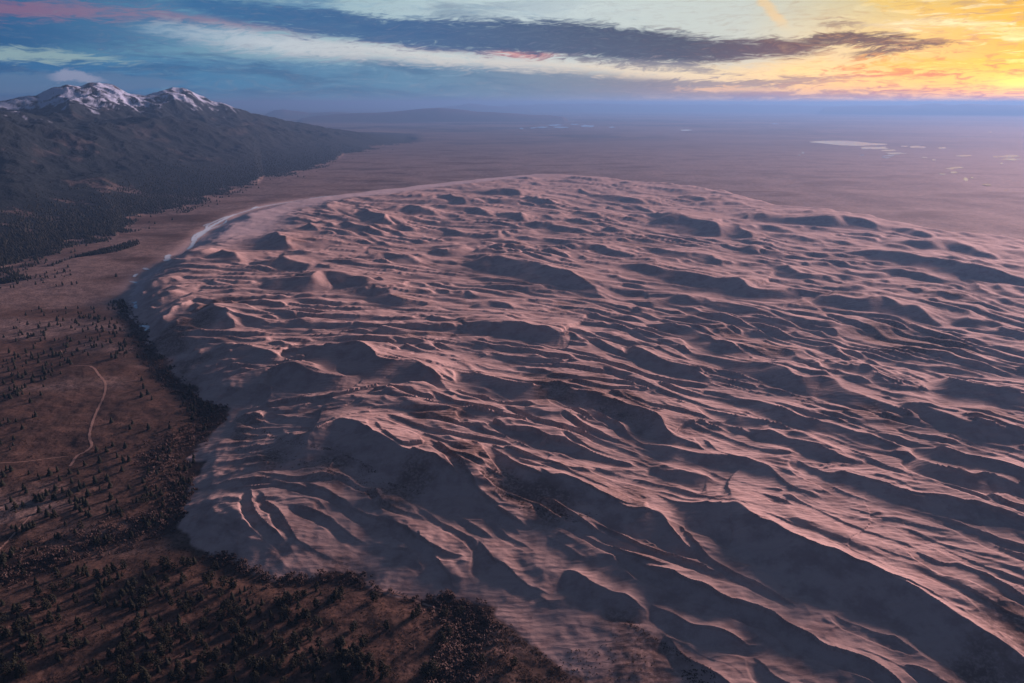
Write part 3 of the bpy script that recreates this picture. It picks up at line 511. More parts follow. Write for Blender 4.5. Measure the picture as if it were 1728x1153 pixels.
CREEK_BED = smooth_line([(620,324),(560,332),(500,337),(440,350),(395,364),(345,395),(318,420),(290,440),(250,458),(228,480),(215,510),(216,540),(232,570),(262,620),(300,655),(345,690),(350,725),(310,755),(320,800),(325,840),(290,885),(210,915),(120,935),(0,975),(-120,1010)], 1)
CREEK_W = gpoly(CREEK_BED, 0)
GULCH = gpoly(smooth_line([(360,945),(400,962),(440,975),(520,980),(600,972),(650,985),(720,1012),(770,1025),(800,1050),(780,1100),(760,1160),(740,1260)], 1), 0)
def plain(x, y):
    r = np.hypot(x, y); k = 1-sstep(r, 5000, 9000)
    near = 1-sstep(r, 900, 3200)
    h = 7*fbm(x/600, y/600, 3, 301)*k + 3.2*fbm(x/110, y/110, 3, 311)*near + 0.9*fbm(x/22, y/22, 3, 321)*near
    # terraces dipping to the wash
    d, sd_, _, _ = seg_sd(x, y, CREEK_W[::2])
    h = h - 7*np.exp(-(d/38.0)**2)*k
    g, _, _, _ = seg_sd(x, y, GULCH[::2]); h = h - 5*np.exp(-(g/22.0)**2)
    return h, np.minimum(d, g), d, g

def terrain(x, y):
    x = np.asarray(x, float); y = np.asarray(y, float)
    out = {}
    r = np.hypot(x, y); az = np.degrees(np.arctan2(x, y))
    z, wd, dc, dg = plain(x, y)
    dz = np.zeros(x.shape); dd = np.full(x.shape, -1e4); lee = np.zeros(x.shape)
    k = (r < 9000) & (y > -100)
    if k.any():
        a, b, c = dune_height(x[k], y[k]); dz[k] = a; dd[k] = b; lee[k] = c
    mz = np.zeros(x.shape); rf = np.full(x.shape, 1e9); s = np.zeros(x.shape); rid = np.zeros(x.shape)
    k = (az < -5.5) & (az > -75) & (r > 1200) & (r < 20000)
    if k.any():
        a, b, _, _, c, e = mountain(x[k], y[k]); mz[k] = a; rf[k] = b; s[k] = c; rid[k] = e
    sand = sstep(dd, -4, 5)
    z = z*(1-sstep(dd, -30, 60))+dz+mz
    return dict(z=z, sand=sand, dd=dd, lee=lee, mz=mz, rf=rf, s=s, rid=rid, az=az, r=r, wd=wd, dc=dc, dg=dg)

# ------------------------------------------------------------------ ground sheet: dense where the photograph looks, coarse behind
NAZ, NR = 960, 1030
azs = np.concatenate([np.linspace(-47, 47, NAZ)])
dep_top = math.degrees(math.atan2(CAM_H, 120000.0))
v = np.linspace(0, 1, NR)
ydown = np.tan(R(49.0)-PITCH) ; ytop = np.tan(R(dep_top)-PITCH)
dep = np.degrees(np.arctan(ydown+(ytop-ydown)*v))+math.degrees(PITCH)
rad = CAM_H/np.tan(np.radians(dep))
AZG, RG = np.meshgrid(np.radians(azs), rad)
GX = (RG*np.sin(AZG)).ravel(); GY = (RG*np.cos(AZG)).ravel()
T = terrain(GX, GY)
# the sampled crests are eased a little along the rows where the samples lie metres apart
_Z = T['z'].reshape(NR, NAZ); _S = _Z.copy(); _S[1:-1] = 0.25*_Z[:-2]+0.5*_Z[1:-1]+0.25*_Z[2:]
_S2 = _S.copy(); _S2[:, 1:-1] = 0.2*_S[:, :-2]+0.6*_S[:, 1:-1]+0.2*_S[:, 2:]
_k = sstep(np.gradient(rad), 2.0, 6.0)[:, None]; T['z'] = (_Z*(1-_k)+_S2*_k).ravel()

# ---- what grows where (masks of real cover, not of light)
DG = [[(225,560),(260,556),(330,530),(400,500),(425,505),(350,575),(310,640),(262,600)], [(395,690),(470,760),(560,770),(640,800),(720,830),(660,850),(560,820),(500,800),(400,760)], [(800,770),(860,800),(930,840),(1010,870),(950,880),(850,850),(810,800)],
      [(880,640),(1000,650),(1130,690),(1100,720),(960,700),(890,670)], [(1640,990),(1760,1010),(1760,1180),(1540,1170),(1600,1100),(1690,1060)], [(570,900),(605,905),(610,960),(545,955)],
      [(1040,1040),(1090,1070),(1180,1150),(1060,1160),(1020,1110)], [(900,1140),(960,1100),(1060,1060),(1110,1120),(1040,1160)], [(680,700),(790,690),(800,740),(740,760),(690,740)], [(1380,690),(1520,690),(1500,730),(1400,715)],
      [(1440,545),(1560,560),(1650,600),(1560,610),(1450,580)]]
def cover(GX, GY, T):
    az, r = T['az'], T['r']
    fn = fbm(GX/420, GY/420, 4, 401); fn2 = fbm(GX/90, GY/90, 4, 411)
    infoot = (r-T['rf'])/np.maximum(T['rf'], 1)
    forest = sstep(infoot+0.035*fn+0.03*fn2, -0.01, 0.02)*sstep(-az, 6.6, 8.6)*(1-sstep(T['mz'], 640, 820)*1.0)
    clear = sstep(fbm(GX/700, GY/260, 4, 421)+0.35*fn2, 0.42, 0.62)*sstep(-az, 20, 29)*(1-sstep(T['mz'], 260, 420))
    forest = forest*(1-0.45*clear)
    scree = sstep(fbm(GX/240, GY/800, 3, 431)+0.3*fn2, 0.45, 0.75)*sstep(T['mz'], 120, 300)
    forest = np.clip(forest-0.22*scree, 0, 1)*(r < 14500)
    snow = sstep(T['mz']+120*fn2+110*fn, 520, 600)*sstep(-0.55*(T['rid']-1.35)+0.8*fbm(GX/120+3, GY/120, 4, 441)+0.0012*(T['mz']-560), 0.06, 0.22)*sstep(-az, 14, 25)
    veg = np.zeros_like(r)
    # dark wash bottoms, scrubby hollows
    wash = (np.exp(-(T['dc']/22.0)**2)*(1-sstep(r, 2000, 2500))+np.exp(-(T['dg']/16.0)**2))*(0.6+0.6*fn2)
    # dune grass patches
    dg = np.zeros_like(r)
    for p in DG:
        P = gpoly(smooth_line(p+[p[0]], 2), 25.0); m = (GX > P[:,0].min()-60) & (GX < P[:,0].max()+60) & (GY > P[:,1].min()-60) & (GY < P[:,1].max()+60)
        if m.any():
            d_, _, _, _ = seg_sd(GX[m], GY[m], P); d_ = np.where(inside(GX[m], GY[m], P), d_, -d_)
            dg[m] = np.maximum(dg[m], sstep(d_+60*fn2[m]+30*fn[m], -30, 50)*0.55)
    dg = np.maximum(dg, 0.45*sstep(fbm(GX/340, GY/200, 4, 451), 0.35, 0.8)*(1-T['lee'])*sstep(T['dd'], 50, 300))*T['sand']
    # pale tan grass terraces on the left plain, ruddier ones nearer
    tan_m = sstep(fbm(GX/700, GY/240, 4, 461)+0.9*sstep(r, 1500, 2600)-0.25, -0.1, 0.5)
    pale = np.maximum(np.exp(-(T['dc']/55.0)**2)*sstep(r, 2000, 2500)*0.9, sstep(r, 2700, 3300)*sstep(-(GX-300), -200, 500)*(1-sstep(T['dd'], 240, 420))*T['sand'])
    mask = np.stack([np.maximum(T['sand'], pale*0.8), forest, snow, pale], 1).astype(np.float32)
    mask2 = np.stack([dg, tan_m, np.clip(wash, 0, 1), np.ones_like(r)], 1).astype(np.float32)
    return mask, mask2
mask, mask2 = cover(GX, GY, T)

# ---- materials
def new_mat(name):
    m = bpy.data.materials.new(name); m.use_nodes = True; m.node_tree.nodes.clear(); n = NT(m.node_tree)
    o = n.n.new('ShaderNodeOutputMaterial'); return m, n, o
def principled(n, o, colr, rough=0.9, spec=0.1, bump=None, **k):
    b = n.n.new('ShaderNodeBsdfPrincipled'); n.put(b.inputs['Base Color'], colr if isinstance(colr, bpy.types.NodeSocket) else tuple(colr)+(1,))
    n.put(b.inputs['Roughness'], rough); b.inputs['Specular IOR Level'].default_value = spec
    for kk, vv in k.items(): n.put(b.inputs[kk.replace('_', ' ')], vv)
    if bump is not None:
        bp = n.n.new('ShaderNodeBump'); bp.inputs['Strength'].default_value = bump[1]; bp.inputs['Distance'].default_value = bump[2]
        n.l.new(bump[0], bp.inputs['Height']); n.l.new(bp.outputs[0], b.inputs['Normal'])
    n.l.new(b.outputs[0], o.inputs[0]); return b
land, L, o = new_mat('land_cover')
geo = L.n.new('ShaderNodeNewGeometry'); pos = geo.outputs['Position']
at = L.n.new('ShaderNodeAttribute'); at.attribute_name = 'cover'; sp = L.n.new('ShaderNodeSeparateColor'); L.l.new(at.outputs['Color'], sp.inputs[0])
at2 = L.n.new('ShaderNodeAttribute'); at2.attribute_name = 'growth'; sp2 = L.n.new('ShaderNodeSeparateColor'); L.l.new(at2.outputs['Color'], sp2.inputs[0])
m_sand, m_for, m_snow = sp.outputs; m_pale = at.outputs['Alpha']; m_dg, m_tan, m_wash = sp2.outputs
nb = L.noise(pos, 0.0035, 5, 0.6); nm = L.noise(pos, 0.028, 5, 0.65); nf = L.noise(pos, 0.21, 4, 0.7); nff = L.noise(pos, 0.8, 3, 0.7)
sand_c = L.mix(L.ss(nb, 0.3, 0.7), (0.40, 0.325, 0.30), (0.50, 0.41, 0.38))
sand_c = L.mix(L.m('MULTIPLY', L.ss(nm, 0.42, 0.66), 0.6), sand_c, (0.25, 0.185, 0.175))
sand_c = L.mix(L.m('MULTIPLY', L.ss(nff, 0.4, 0.8), 0.18), sand_c, (0.27, 0.20, 0.17))
sand_c = L.mix(m_pale, sand_c, (0.50, 0.46, 0.47))
grass_d = L.mix(nm, (0.12, 0.072, 0.05), (0.20, 0.12, 0.085))
dots = L.ss(L.m('ADD', nf, L.m('MULTIPLY', nm, 0.5)), 0.62, 0.82)
sand_c = L.mix(L.m('MULTIPLY', m_dg, L.lin(nf, 0.3, 0.7, 0.45, 1.0)), sand_c, grass_d)
sand_c = L.mix(L.m('MULTIPLY', L.m('MULTIPLY', m_dg, dots), 0.8), sand_c, (0.03, 0.024, 0.018))
g1 = L.mix(L.ss(nm, 0.35, 0.7), (0.118, 0.080, 0.063), (0.056, 0.045, 0.038))
g2 = L.mix(L.ss(nm, 0.3, 0.7), (0.29, 0.235, 0.21), (0.15, 0.128, 0.118))
gr = L.mix(m_tan, g1, g2)
gr = L.mix(L.m('MULTIPLY', L.ss(nb, 0.45, 0.62), 0.5), gr, (0.10, 0.070, 0.052))
gr = L.mix(L.m('MULTIPLY', L.ss(nf, 0.46, 0.64), 0.75), gr, (0.035, 0.026, 0.020))
gr = L.mix(L.m('MULTIPLY', L.ss(nff, 0.55, 0.78), 0.45), gr, (0.24, 0.15, 0.11))
gr = L.mix(L.m('MULTIPLY', m_wash, 0.75), gr, (0.045, 0.034, 0.030))
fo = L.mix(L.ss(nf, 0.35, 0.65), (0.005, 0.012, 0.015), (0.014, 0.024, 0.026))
rock = L.mix(nm, (0.05, 0.055, 0.06), (0.11, 0.105, 0.108))
sepz = L.n.new('ShaderNodeSeparateXYZ'); L.l.new(pos, sepz.inputs[0])
gr = L.mix(L.m('MULTIPLY', L.ss(sepz.outputs[2], 50.0, 220.0), 0.85), gr, rock)
# far valley floor: fields and brush in broad patches
vl = L.noise(pos, 0.00022, 6, 0.6); vl2 = L.noise(pos, 0.0011, 5, 0.6)
dist = L.n.new('ShaderNodeVectorMath'); dist.operation = 'LENGTH'; L.l.new(pos, dist.inputs[0])
farf = L.ss(dist.outputs['Value'], 6500.0, 12000.0)
fc = L.mix(L.ss(vl, 0.38, 0.62), (0.13, 0.112, 0.108), (0.024, 0.028, 0.034))
fc = L.mix(L.m('MULTIPLY', L.ss(vl2, 0.5, 0.66), 0.5), fc, (0.17, 0.145, 0.135))
gr = L.mix(farf, gr, fc)
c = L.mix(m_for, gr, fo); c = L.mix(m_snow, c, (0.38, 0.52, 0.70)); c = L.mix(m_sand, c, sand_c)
hgt = L.m('ADD', L.m('MULTIPLY', nf, 1.0), L.m('MULTIPLY', nm, 1.6))
rip = L.n.new('ShaderNodeTexWave'); rip.wave_type = 'BANDS'; rip.bands_direction = 'Y'; rip.inputs['Scale'].default_value = 0.035; rip.inputs['Distortion'].default_value = 9.0
rip.inputs['Detail'].default_value = 3.0; rip.inputs['Detail Scale'].default_value = 0.4; L.l.new(pos, rip.inputs['Vector'])
hgt = L.m('ADD', L.m('MULTIPLY', hgt, L.lin(m_sand, 0, 1, 1.0, 0.35)), L.m('MULTIPLY', L.m('MULTIPLY', rip.outputs['Fac'], m_sand), 0.25))
hgt = L.m('ADD', hgt, L.m('MULTIPLY', L.m('MULTIPLY', L.noise(pos, 0.05, 4, 0.7), m_for), 18.0))
stv = L.n.new('ShaderNodeMapping'); stv.inputs['Scale'].default_value = (0.014, 0.045, 0.02); stv.inputs['Rotation'].default_value = (0, 0, R(12)); L.l.new(pos, stv.inputs[0])
stn = L.noise(stv.outputs[0], 1.0, 7, 0.68, 0.8)
hgt = L.m('ADD', hgt, L.m('MULTIPLY', L.m('MULTIPLY', stn, m_sand), 2.4))
c = L.mix(L.m('MULTIPLY', L.m('MULTIPLY', L.ss(stn, 0.48, 0.72), m_sand), 0.24), c, (0.235, 0.175, 0.165))
principled(L, o, c, 0.92, 0.08, bump=(hgt, 0.55, 1.6))

# ---- split the sheet into dune field, mountain and ground
V = np.stack([GX, GY, T['z']], 1)
def grid_normals(P, rows, cols):
    Q = P.reshape(rows, cols, 3); du = np.gradient(Q, axis=1); dv = np.gradient(Q, axis=0)
    n = np.cross(du, dv); n /= np.linalg.norm(n, axis=2, keepdims=True)+1e-12
    n[n[..., 2] < 0] *= -1; return n.reshape(-1, 3)
NRM = grid_normals(V, NR, NAZ)
ii, jj = np.meshgrid(np.arange(NR-1), np.arange(NAZ-1), indexing='ij')
q0 = (ii*NAZ+jj).ravel(); quads = np.stack([q0, q0+1, q0+NAZ+1, q0+NAZ], 1)
cls = np.zeros(len(quads), int)
cls[(T['sand'][quads].mean(1) > 0.5)] = 1
_inf = (T['r']-T['rf'])/np.maximum(T['rf'], 1)
_cut = (_inf > 0.07) & (T['az'] < -8.0) & (T['az'] > -46.9) & (T['r'] < 12500)
cls[_cut[quads].all(1) & (cls == 0)] = 2

def mesh_obj(name, verts, faces, mat, parent=None, kind=None, smooth=False):
    me = bpy.data.meshes.new(name); verts = np.asarray(verts, np.float32); faces = np.asarray(faces, np.int32); k = faces.shape[1]
    me.vertices.add(len(verts)); me.vertices.foreach_set('co', verts.ravel())
    me.loops.add(faces.size); me.loops.foreach_set('vertex_index', faces.ravel())
    me.polygons.add(len(faces)); me.polygons.foreach_set('loop_start', np.arange(0, faces.size, k, dtype=np.int32))
    try: me.polygons.foreach_set('loop_total', np.full(len(faces), k, np.int32))
    except Exception: pass
    if smooth: me.polygons.foreach_set('use_smooth', np.ones(len(faces), bool))
    me.update(calc_edges=True)
    if mat: me.materials.append(mat)
    ob = bpy.data.objects.new(name, me); col.objects.link(ob)
    if parent: ob.parent = parent
    if kind: ob['kind'] = kind
    return ob
def sheet(name, f, kind, V=V, NRM=NRM, mask=mask, mask2=mask2):
    used = np.unique(f); remap = np.full(len(V), -1); remap[used] = np.arange(len(used))
    ob = mesh_obj(name, V[used], remap[f], land, None, kind, True)
    for nm_, arr in (('cover', mask), ('growth', mask2)):
        a = ob.data.attributes.new(nm_, 'FLOAT_COLOR', 'POINT'); a.data.foreach_set('color', arr[used].ravel())
    ob.data.normals_split_custom_set_from_vertices(NRM[used].astype(np.float32))
    return ob
dune_ob = sheet('dune_field', quads[cls == 1], 'structure'); gnd_ob = sheet('ground', quads[cls == 0], 'structure')
# the mountain has a sheet of its own with even steps up the slope
MA, MR = 560, 380
_ma = np.linspace(-47.0, -7.6, MA); _rf = np.interp(_ma, _fa, _fr); _t = np.linspace(0, 1, MR)**1.15
MRG = _rf[None, :]+(12700-_rf[None, :])*_t[:, None]; MAG = np.broadcast_to(np.radians(_ma)[None, :], MRG.shape)
MX = (MRG*np.sin(MAG)).ravel(); MY = (MRG*np.cos(MAG)).ravel(); TM = terrain(MX, MY)
MZ = TM['z']-5*(1-sstep((TM['r']-TM['rf'])/TM['rf'], 0.0, 0.07))
MV = np.stack([MX, MY, MZ], 1); mm1, mm2 = cover(MX, MY, TM)
i3, j3 = np.meshgrid(np.arange(MR-1), np.arange(MA-1), indexing='ij'); m0 = (i3*MA+j3).ravel(); mq = np.stack([m0, m0+1, m0+MA+1, m0+MA], 1)
mtn_ob = sheet('mountain', mq, 'structure', MV, grid_normals(MV, MR, MA), mm1, mm2)
for ob_, lb in ((dune_ob, 'pink and grey sand dunes with sharp winding crests'), (mtn_ob, 'dark forested mountain with snow on its peaks'), (gnd_ob, 'brown grassland and the far valley floor')):
    ob_['label'] = lb

# the rest of the ground, behind and below the camera
ba = np.radians(np.concatenate([np.linspace(47, 313, 60)])); br = np.concatenate([rad[::12], rad[-1:]])
bA, bR = np.meshgrid(ba, br); bx = (bR*np.sin(bA)).ravel(); by = (bR*np.cos(bA)).ravel()
bv = np.stack([bx, by, np.zeros(bx.shape)], 1); nb_ = len(ba)
bz = 6*fbm(bx/600, by/600, 3, 301)*(bR.ravel() < 6000); bv[:, 2] = bz-2
i2, j2 = np.meshgrid(np.arange(len(br)-1), np.arange(nb_-1), indexing='ij'); b0 = (i2*nb_+j2).ravel()
bf = np.stack([b0, b0+1, b0+nb_+1, b0+nb_], 1)
gb = mesh_obj('ground', bv, bf, land, None, 'structure', True)
# disc straight under the camera
dv = [(0, 0, 0)]+[(rad[0]*1.03*math.sin(a), rad[0]*1.03*math.cos(a), -1.0) for a in np.linspace(0, 2*math.pi, 49)[:-1]]
gd_ = mesh_obj('ground', dv, [(0, i+1, (i+1) % 48+1) for i in range(48)], land, None, 'structure')

def zat(x, y): return terrain(np.atleast_1d(np.asarray(x, float)), np.atleast_1d(np.asarray(y, float)))['z']
def on_ground(px, py, z0=0.0):
    """where the sight line through a pixel meets the terrain"""
    px = np.atleast_1d(np.asarray(px, float)); py = np.atleast_1d(np.asarray(py, float)); z = np.full(px.shape, float(z0))
    for _ in range(4):
        x, y = ground(px, py, z); z = zat(x, y)
    return x, y, z

# ------------------------------------------------------------------ distant hills, each a range with depth
hm, H_, o = new_mat('distant_hill'); g_ = H_.n.new('ShaderNodeNewGeometry')
principled(H_, o, H_.mix(H_.noise(g_.outputs['Position'], 0.0006, 5, 0.6), (0.06, 0.055, 0.05), (0.13, 0.10, 0.09)), 0.95, 0.05)
def hills(name, label, pts, dist, depth, seed, rough=1.0):
    a = np.array([azel(p, q)[0] for p, q in pts]); t = np.array([math.tan(R(azel(p, q)[1])) for p, q in pts])
    n = max(60, int((a.max()-a.min())*14)); m = 14
    aa = np.linspace(a.min(), a.max(), n); ht = CAM_H+np.interp(aa, a, t)*dist
    fr = np.linspace(-1, 1, m); A_, F_ = np.meshgrid(aa, fr); r_ = dist+F_*depth
    prof = np.clip(1-np.abs(F_)**1.4, 0, 1)
    x = r_*np.sin(np.radians(A_)); y = r_*np.cos(np.radians(A_))
    ridge = 1-np.abs(gnoise(x/2600, y/2600, seed))*1.3
    z = ht[None, :]*prof*(0.82+0.18*ridge)+rough*30*gnoise(x/900, y/900, seed+1)*prof
    ends = np.minimum(1, np.minimum(np.arange(n), n-1-np.arange(n))/6.0); z = z*ends[None, :]-8
    vs = np.stack([x, y, z], 2).reshape(-1, 3); i, j = np.meshgrid(np.arange(m-1), np.arange(n-1), indexing='ij'); k = (i*n+j).ravel()
    ob = mesh_obj(name, vs, np.stack([k, k+1, k+n+1, k+n], 1), hm, None, 'structure', True); ob['label'] = label
hills('hill', 'pale blue rounded hill at the far end of the valley', [(440,196),(462,186),(478,183),(500,186),(520,189),(560,187),(600,191),(650,195)], 34000, 2500, 41)
hills('hill', 'low blue ridge before the far rounded hills', [(500,200),(560,192),(640,188),(700,184),(740,181),(800,186),(880,192),(960,197)], 26000, 2500, 47)
hills('hill', 'faint blue hilltop above the left end of the mesa', [(700,186),(770,177),(795,174),(820,177),(870,181),(900,183)], 52000, 3500, 53)
hills('mesa', 'long level mesa along the horizon', [(820,183),(860,176),(930,175),(1000,174),(1080,175),(1160,176),(1240,175),(1330,176),(1380,178),(1470,176),(1560,178),(1620,176),(1728,177),(1800,177),(2000,178),(2300,180)], 60000, 5000, 59)
hills('hill', 'dark low range under the sunset', [(1380,181),(1450,178),(1530,177),(1580,174),(1610,176),(1640,174),(1680,176),(1728,175),(1850,174),(2100,178)], 47000, 3500, 65)

# ------------------------------------------------------------------ water
wm, Wt, o = new_mat('still_water'); g_ = Wt.n.new('ShaderNodeNewGeometry')
principled(Wt, o, (0.16, 0.18, 0.20), 0.03, 1.0, IOR=1.5)
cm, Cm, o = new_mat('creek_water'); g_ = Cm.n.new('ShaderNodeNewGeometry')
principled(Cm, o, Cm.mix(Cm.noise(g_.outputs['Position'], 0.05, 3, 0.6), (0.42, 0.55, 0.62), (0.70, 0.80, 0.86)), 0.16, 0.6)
def fan(name, x, y, z, mat, kind='structure'):
    n = len(x); vs = [(float(np.mean(x)), float(np.mean(y)), z)]+[(float(a), float(b), z) for a, b in zip(x, y)]
    return mesh_obj(name, vs, [(0, i+1, (i+1) % n+1) for i in range(n)], mat, None, kind)
big = smooth_line([(1365,240),(1378,238.2),(1400,237.6),(1428,237.4),(1450,239.2),(1470,241.6),(1498,243.0),(1496,244.6),(1470,245.6),(1440,246.6),(1412,245.0),(1392,242.4),(1365,240)], 2)[:-1]
x_, y_ = ground(big[:, 0], big[:, 1], 1.0); lk = fan('lake', x_, y_, 1.0, wm); lk['label'] = 'largest lake on the valley floor, shining white'
PONDS = [(1475,250,26,1.6),(1500,254,15,1.0),(1510,259,18,1.3),(1500,263,12,.9),(1495,266,10,.8),(1548,248,16,1.4),(1526,247,6,.7),(1590,250,9,1.2),(1626,263,17,1),(1702,264,26,1.4),(1705,269,18,1),(1680,265,6,.8),
 (1580,287,14,1),(1600,285,10,1),(1615,283,14,1),(1610,291,8,.8),(1630,303,5,2),(1665,312,8,1),(1697,322,6,1),(1708,324,5,.7),(1690,276,3,.7),(935,211,18,1.2),(915,215,10,.9),(945,215,14,.9),(992,213,12,1.3),(970,210,8,.7),
 (900,216,5,.7),(1033,215,6,.7),(1158,220,14,.7),(880,217,4,.6),(1308,209,7,.5),(1355,258,3,.8),(1350,262,3,.5),(1671,223,3,.6),(1640,300,3,.6),(1576,270,4,.6),(1560,266,5,.6),(1590,294,6,.6),(1622,308,4,.6),(1455,262,4,.5)]
for i, (px, py, hw, hh) in enumerate(PONDS):
    rr = random.Random(i); n = 26; a = np.linspace(0, 2*np.pi, n, endpoint=False)
    w = np.array([rr.uniform(0.55, 1.15) for _ in range(n)]); w = (w+np.roll(w, 1))/2
    xx, yy = ground(px+hw*np.cos(a)*w, py+(1.55 if hw > 4.5 else 1.9)*hh*np.sin(a)*w+0.25*hh*np.sin(a*3+i), 1.0)
    p = fan('pond', xx, yy, 1.0+0.01*(i % 7), wm)
# creek: braided sheets of water on the sand at the foot of the dunes
def ribbon(name, pts, width, lift, mat, kind='structure', label=None, z=None, taper=True):
    P = smooth_line(pts, 2); x, y, _ = on_ground(P[:, 0], P[:, 1]); Q = np.stack([x, y], 1)
    d = np.gradient(Q, axis=0); d /= np.linalg.norm(d, axis=1, keepdims=True)+1e-9; nn = np.stack([-d[:, 1], d[:, 0]], 1)
    w = width*(0.7+0.5*np.sin(np.arange(len(Q))*1.7)**2)
    if taper: w = w*np.clip(np.minimum(np.arange(len(Q)), len(Q)-1-np.arange(len(Q)))/3.0+0.15, 0, 1)
    cols_ = []
    for s in (-1, -0.33, 0.33, 1):
        c2 = Q+nn*(w*s)[:, None]*0.5; cols_.append(np.column_stack([c2, zat(c2[:, 0], c2[:, 1])+lift]))
    vs = np.stack(cols_, 1).reshape(-1, 3); n = len(Q); i, j = np.meshgrid(np.arange(n-1), np.arange(3), indexing='ij'); k = (i*4+j).ravel()
    ob = mesh_obj(name, vs, np.stack([k, k+1, k+5, k+4], 1), mat, None, kind, True)
    if label: ob['label'] = label
    return ob
t1 = lambda pp: [(200+a/4, 290+b/4) for a, b in pp]
for j, (pp, w) in enumerate([([(800,288),(760,300),(700,330),(640,360),(580,400),(540,430),(510,470),(490,510),(465,525)], 14), ([(740,300),(690,320),(630,345),(590,370),(600,395),(560,405),(510,430),(495,470)], 10),
        ([(730,325),(720,350),(670,370),(610,390),(560,430),(530,450)], 9), ([(345,560),(325,580),(340,590),(310,605)], 18), ([(175,650),(190,662),(210,660)], 16), ([(130,690),(110,700),(105,712)], 9),
        ([(75,742),(100,745),(125,752)], 9), ([(90,882),(120,885),(110,905),(125,925)], 8), ([(140,1040),(180,1045),(205,1050),(180,1075)], 8), ([(940,235),(920,242),(900,250)], 14), ([(800,290),(860,268),(930,245),(1050,222),(1160,205),(1290,185)], 9),
        ([(1290,183),(1340,178),(1400,171),(1460,166),(1528,162)], 36), ([(640,345),(600,352),(572,368)], 12)]):
    ribbon('creek', t1(pp), w*1.15, 0.9, cm)

# ------------------------------------------------------------------ trails
tm, Tm, o = new_mat('bare_trail'); g_ = Tm.n.new('ShaderNodeNewGeometry')
principled(Tm, o, Tm.mix(Tm.noise(g_.outputs['Position'], 0.3, 4, 0.6), (0.22, 0.155, 0.125), (0.36, 0.27, 0.225)), 0.95, 0.05)
ribbon('path', [(152,618),(160,622),(166,632),(176,642),(179,652),(176,668),(168,685),(160,702),(153,722),(150,740),(157,752),(146,762),(128,770),(122,782),(118,787)], 4.6, 0.35, tm, label='pale sandy trail winding across the reddish meadow', taper=False)
ribbon('path', [(118,619),(135,617),(152,618)], 2.2, 0.35, tm, taper=False)
ribbon('path', [(56,866),(40,884),(25,900),(12,915),(0,926),(-20,945)], 3.0, 0.35, tm, taper=False)
ribbon('path', [(102,590),(106,598),(104,606)], 2.0, 0.35, tm); ribbon('path', [(182,560),(190,556),(188,548)], 1.8, 0.35, tm)
ribbon('path', [(634,996),(655,1000),(690,1008),(710,1018),(745,1030)], 3.0, 0.35, tm, label='pale bank along the gulch at the foot of the dunes')
ribbon('path', [(-10,782),(40,780),(80,774),(118,770)], 2.0, 0.30, tm)

# ------------------------------------------------------------------ trees
def leaf_mat(name, c1, c2, spec=0.1):
    m, n, o = new_mat(name); g = n.n.new('ShaderNodeNewGeometry'); oi = n.n.new('ShaderNodeObjectInfo')
    f = n.m('ADD', n.m('MULTIPLY', n.noise(g.outputs['Position'], 0.45, 3, 0.6), 0.8), n.m('MULTIPLY', oi.outputs['Random'], 0.35))
    principled(n, o, n.mix(f, c1, c2), 0.85, spec); return m
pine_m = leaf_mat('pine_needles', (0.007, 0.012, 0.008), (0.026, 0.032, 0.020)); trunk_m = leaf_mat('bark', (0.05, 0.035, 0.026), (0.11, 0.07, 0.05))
bare_m = leaf_mat('bare_twigs', (0.040, 0.034, 0.032), (0.13, 0.105, 0.095)); scrub_m = leaf_mat('scrub', (0.022, 0.020, 0.014), (0.075, 0.055, 0.040)); far_m = leaf_mat('far_needles', (0.010, 0.017, 0.014), (0.028, 0.034, 0.024))

def crown_mesh(seed, shape):
    """unit-height crown: many small tilted needle sprays through an uneven volume"""
    rr = random.Random(seed); vs = []; fs = []
    lean = (rr.uniform(-.06, .06), rr.uniform(-.06, .06)); lob = [rr.uniform(0.75, 1.2) for _ in range(7)]
    for k in range(120):
        t = rr.random()**0.85
        if shape == 'cone': rad_ = 0.26*(1-t)**0.75+0.015
        elif shape == 'round': rad_ = 0.34*math.sin(math.pi*min(1, 0.16+0.84*t))**0.6
        else: rad_ = 0.22*math.sin(math.pi*min(1, 0.12+0.86*t))**0.45*(1.15-0.3*t)
        a = rr.uniform(0, 2*math.pi); rad_ *= lob[int(a/6.2832*7) % 7]*(0.85+0.3*math.sin(t*17+seed))
        q = rad_*math.sqrt(rr.uniform(0.12, 1.0)); z = 0.14+0.84*t
        c = Vector((q*math.cos(a)+lean[0]*t, q*math.sin(a)+lean[1]*t, z)); s = rr.uniform(0.05, 0.10)*(1.15-0.5*t)
        out = Vector((math.cos(a), math.sin(a), rr.uniform(-0.2, 0.5))).normalized(); sidev = out.cross(Vector((0, 0, 1))).normalized(); upv = sidev.cross(out)
        b = len(vs)
        vs += [c+out*s*1.2, c-out*s*0.5+sidev*s*0.8, c-out*s*0.5-sidev*s*0.8, c+upv*s*0.8, c-upv*s*0.4]
        fs += [(b, b+1, b+3), (b, b+3, b+2), (b+1, b+2, b+3), (b, b+4, b+1), (b, b+2, b+4), (b+1, b+4, b+2)]
    return np.array([tuple(v) for v in vs]), np.array(fs)
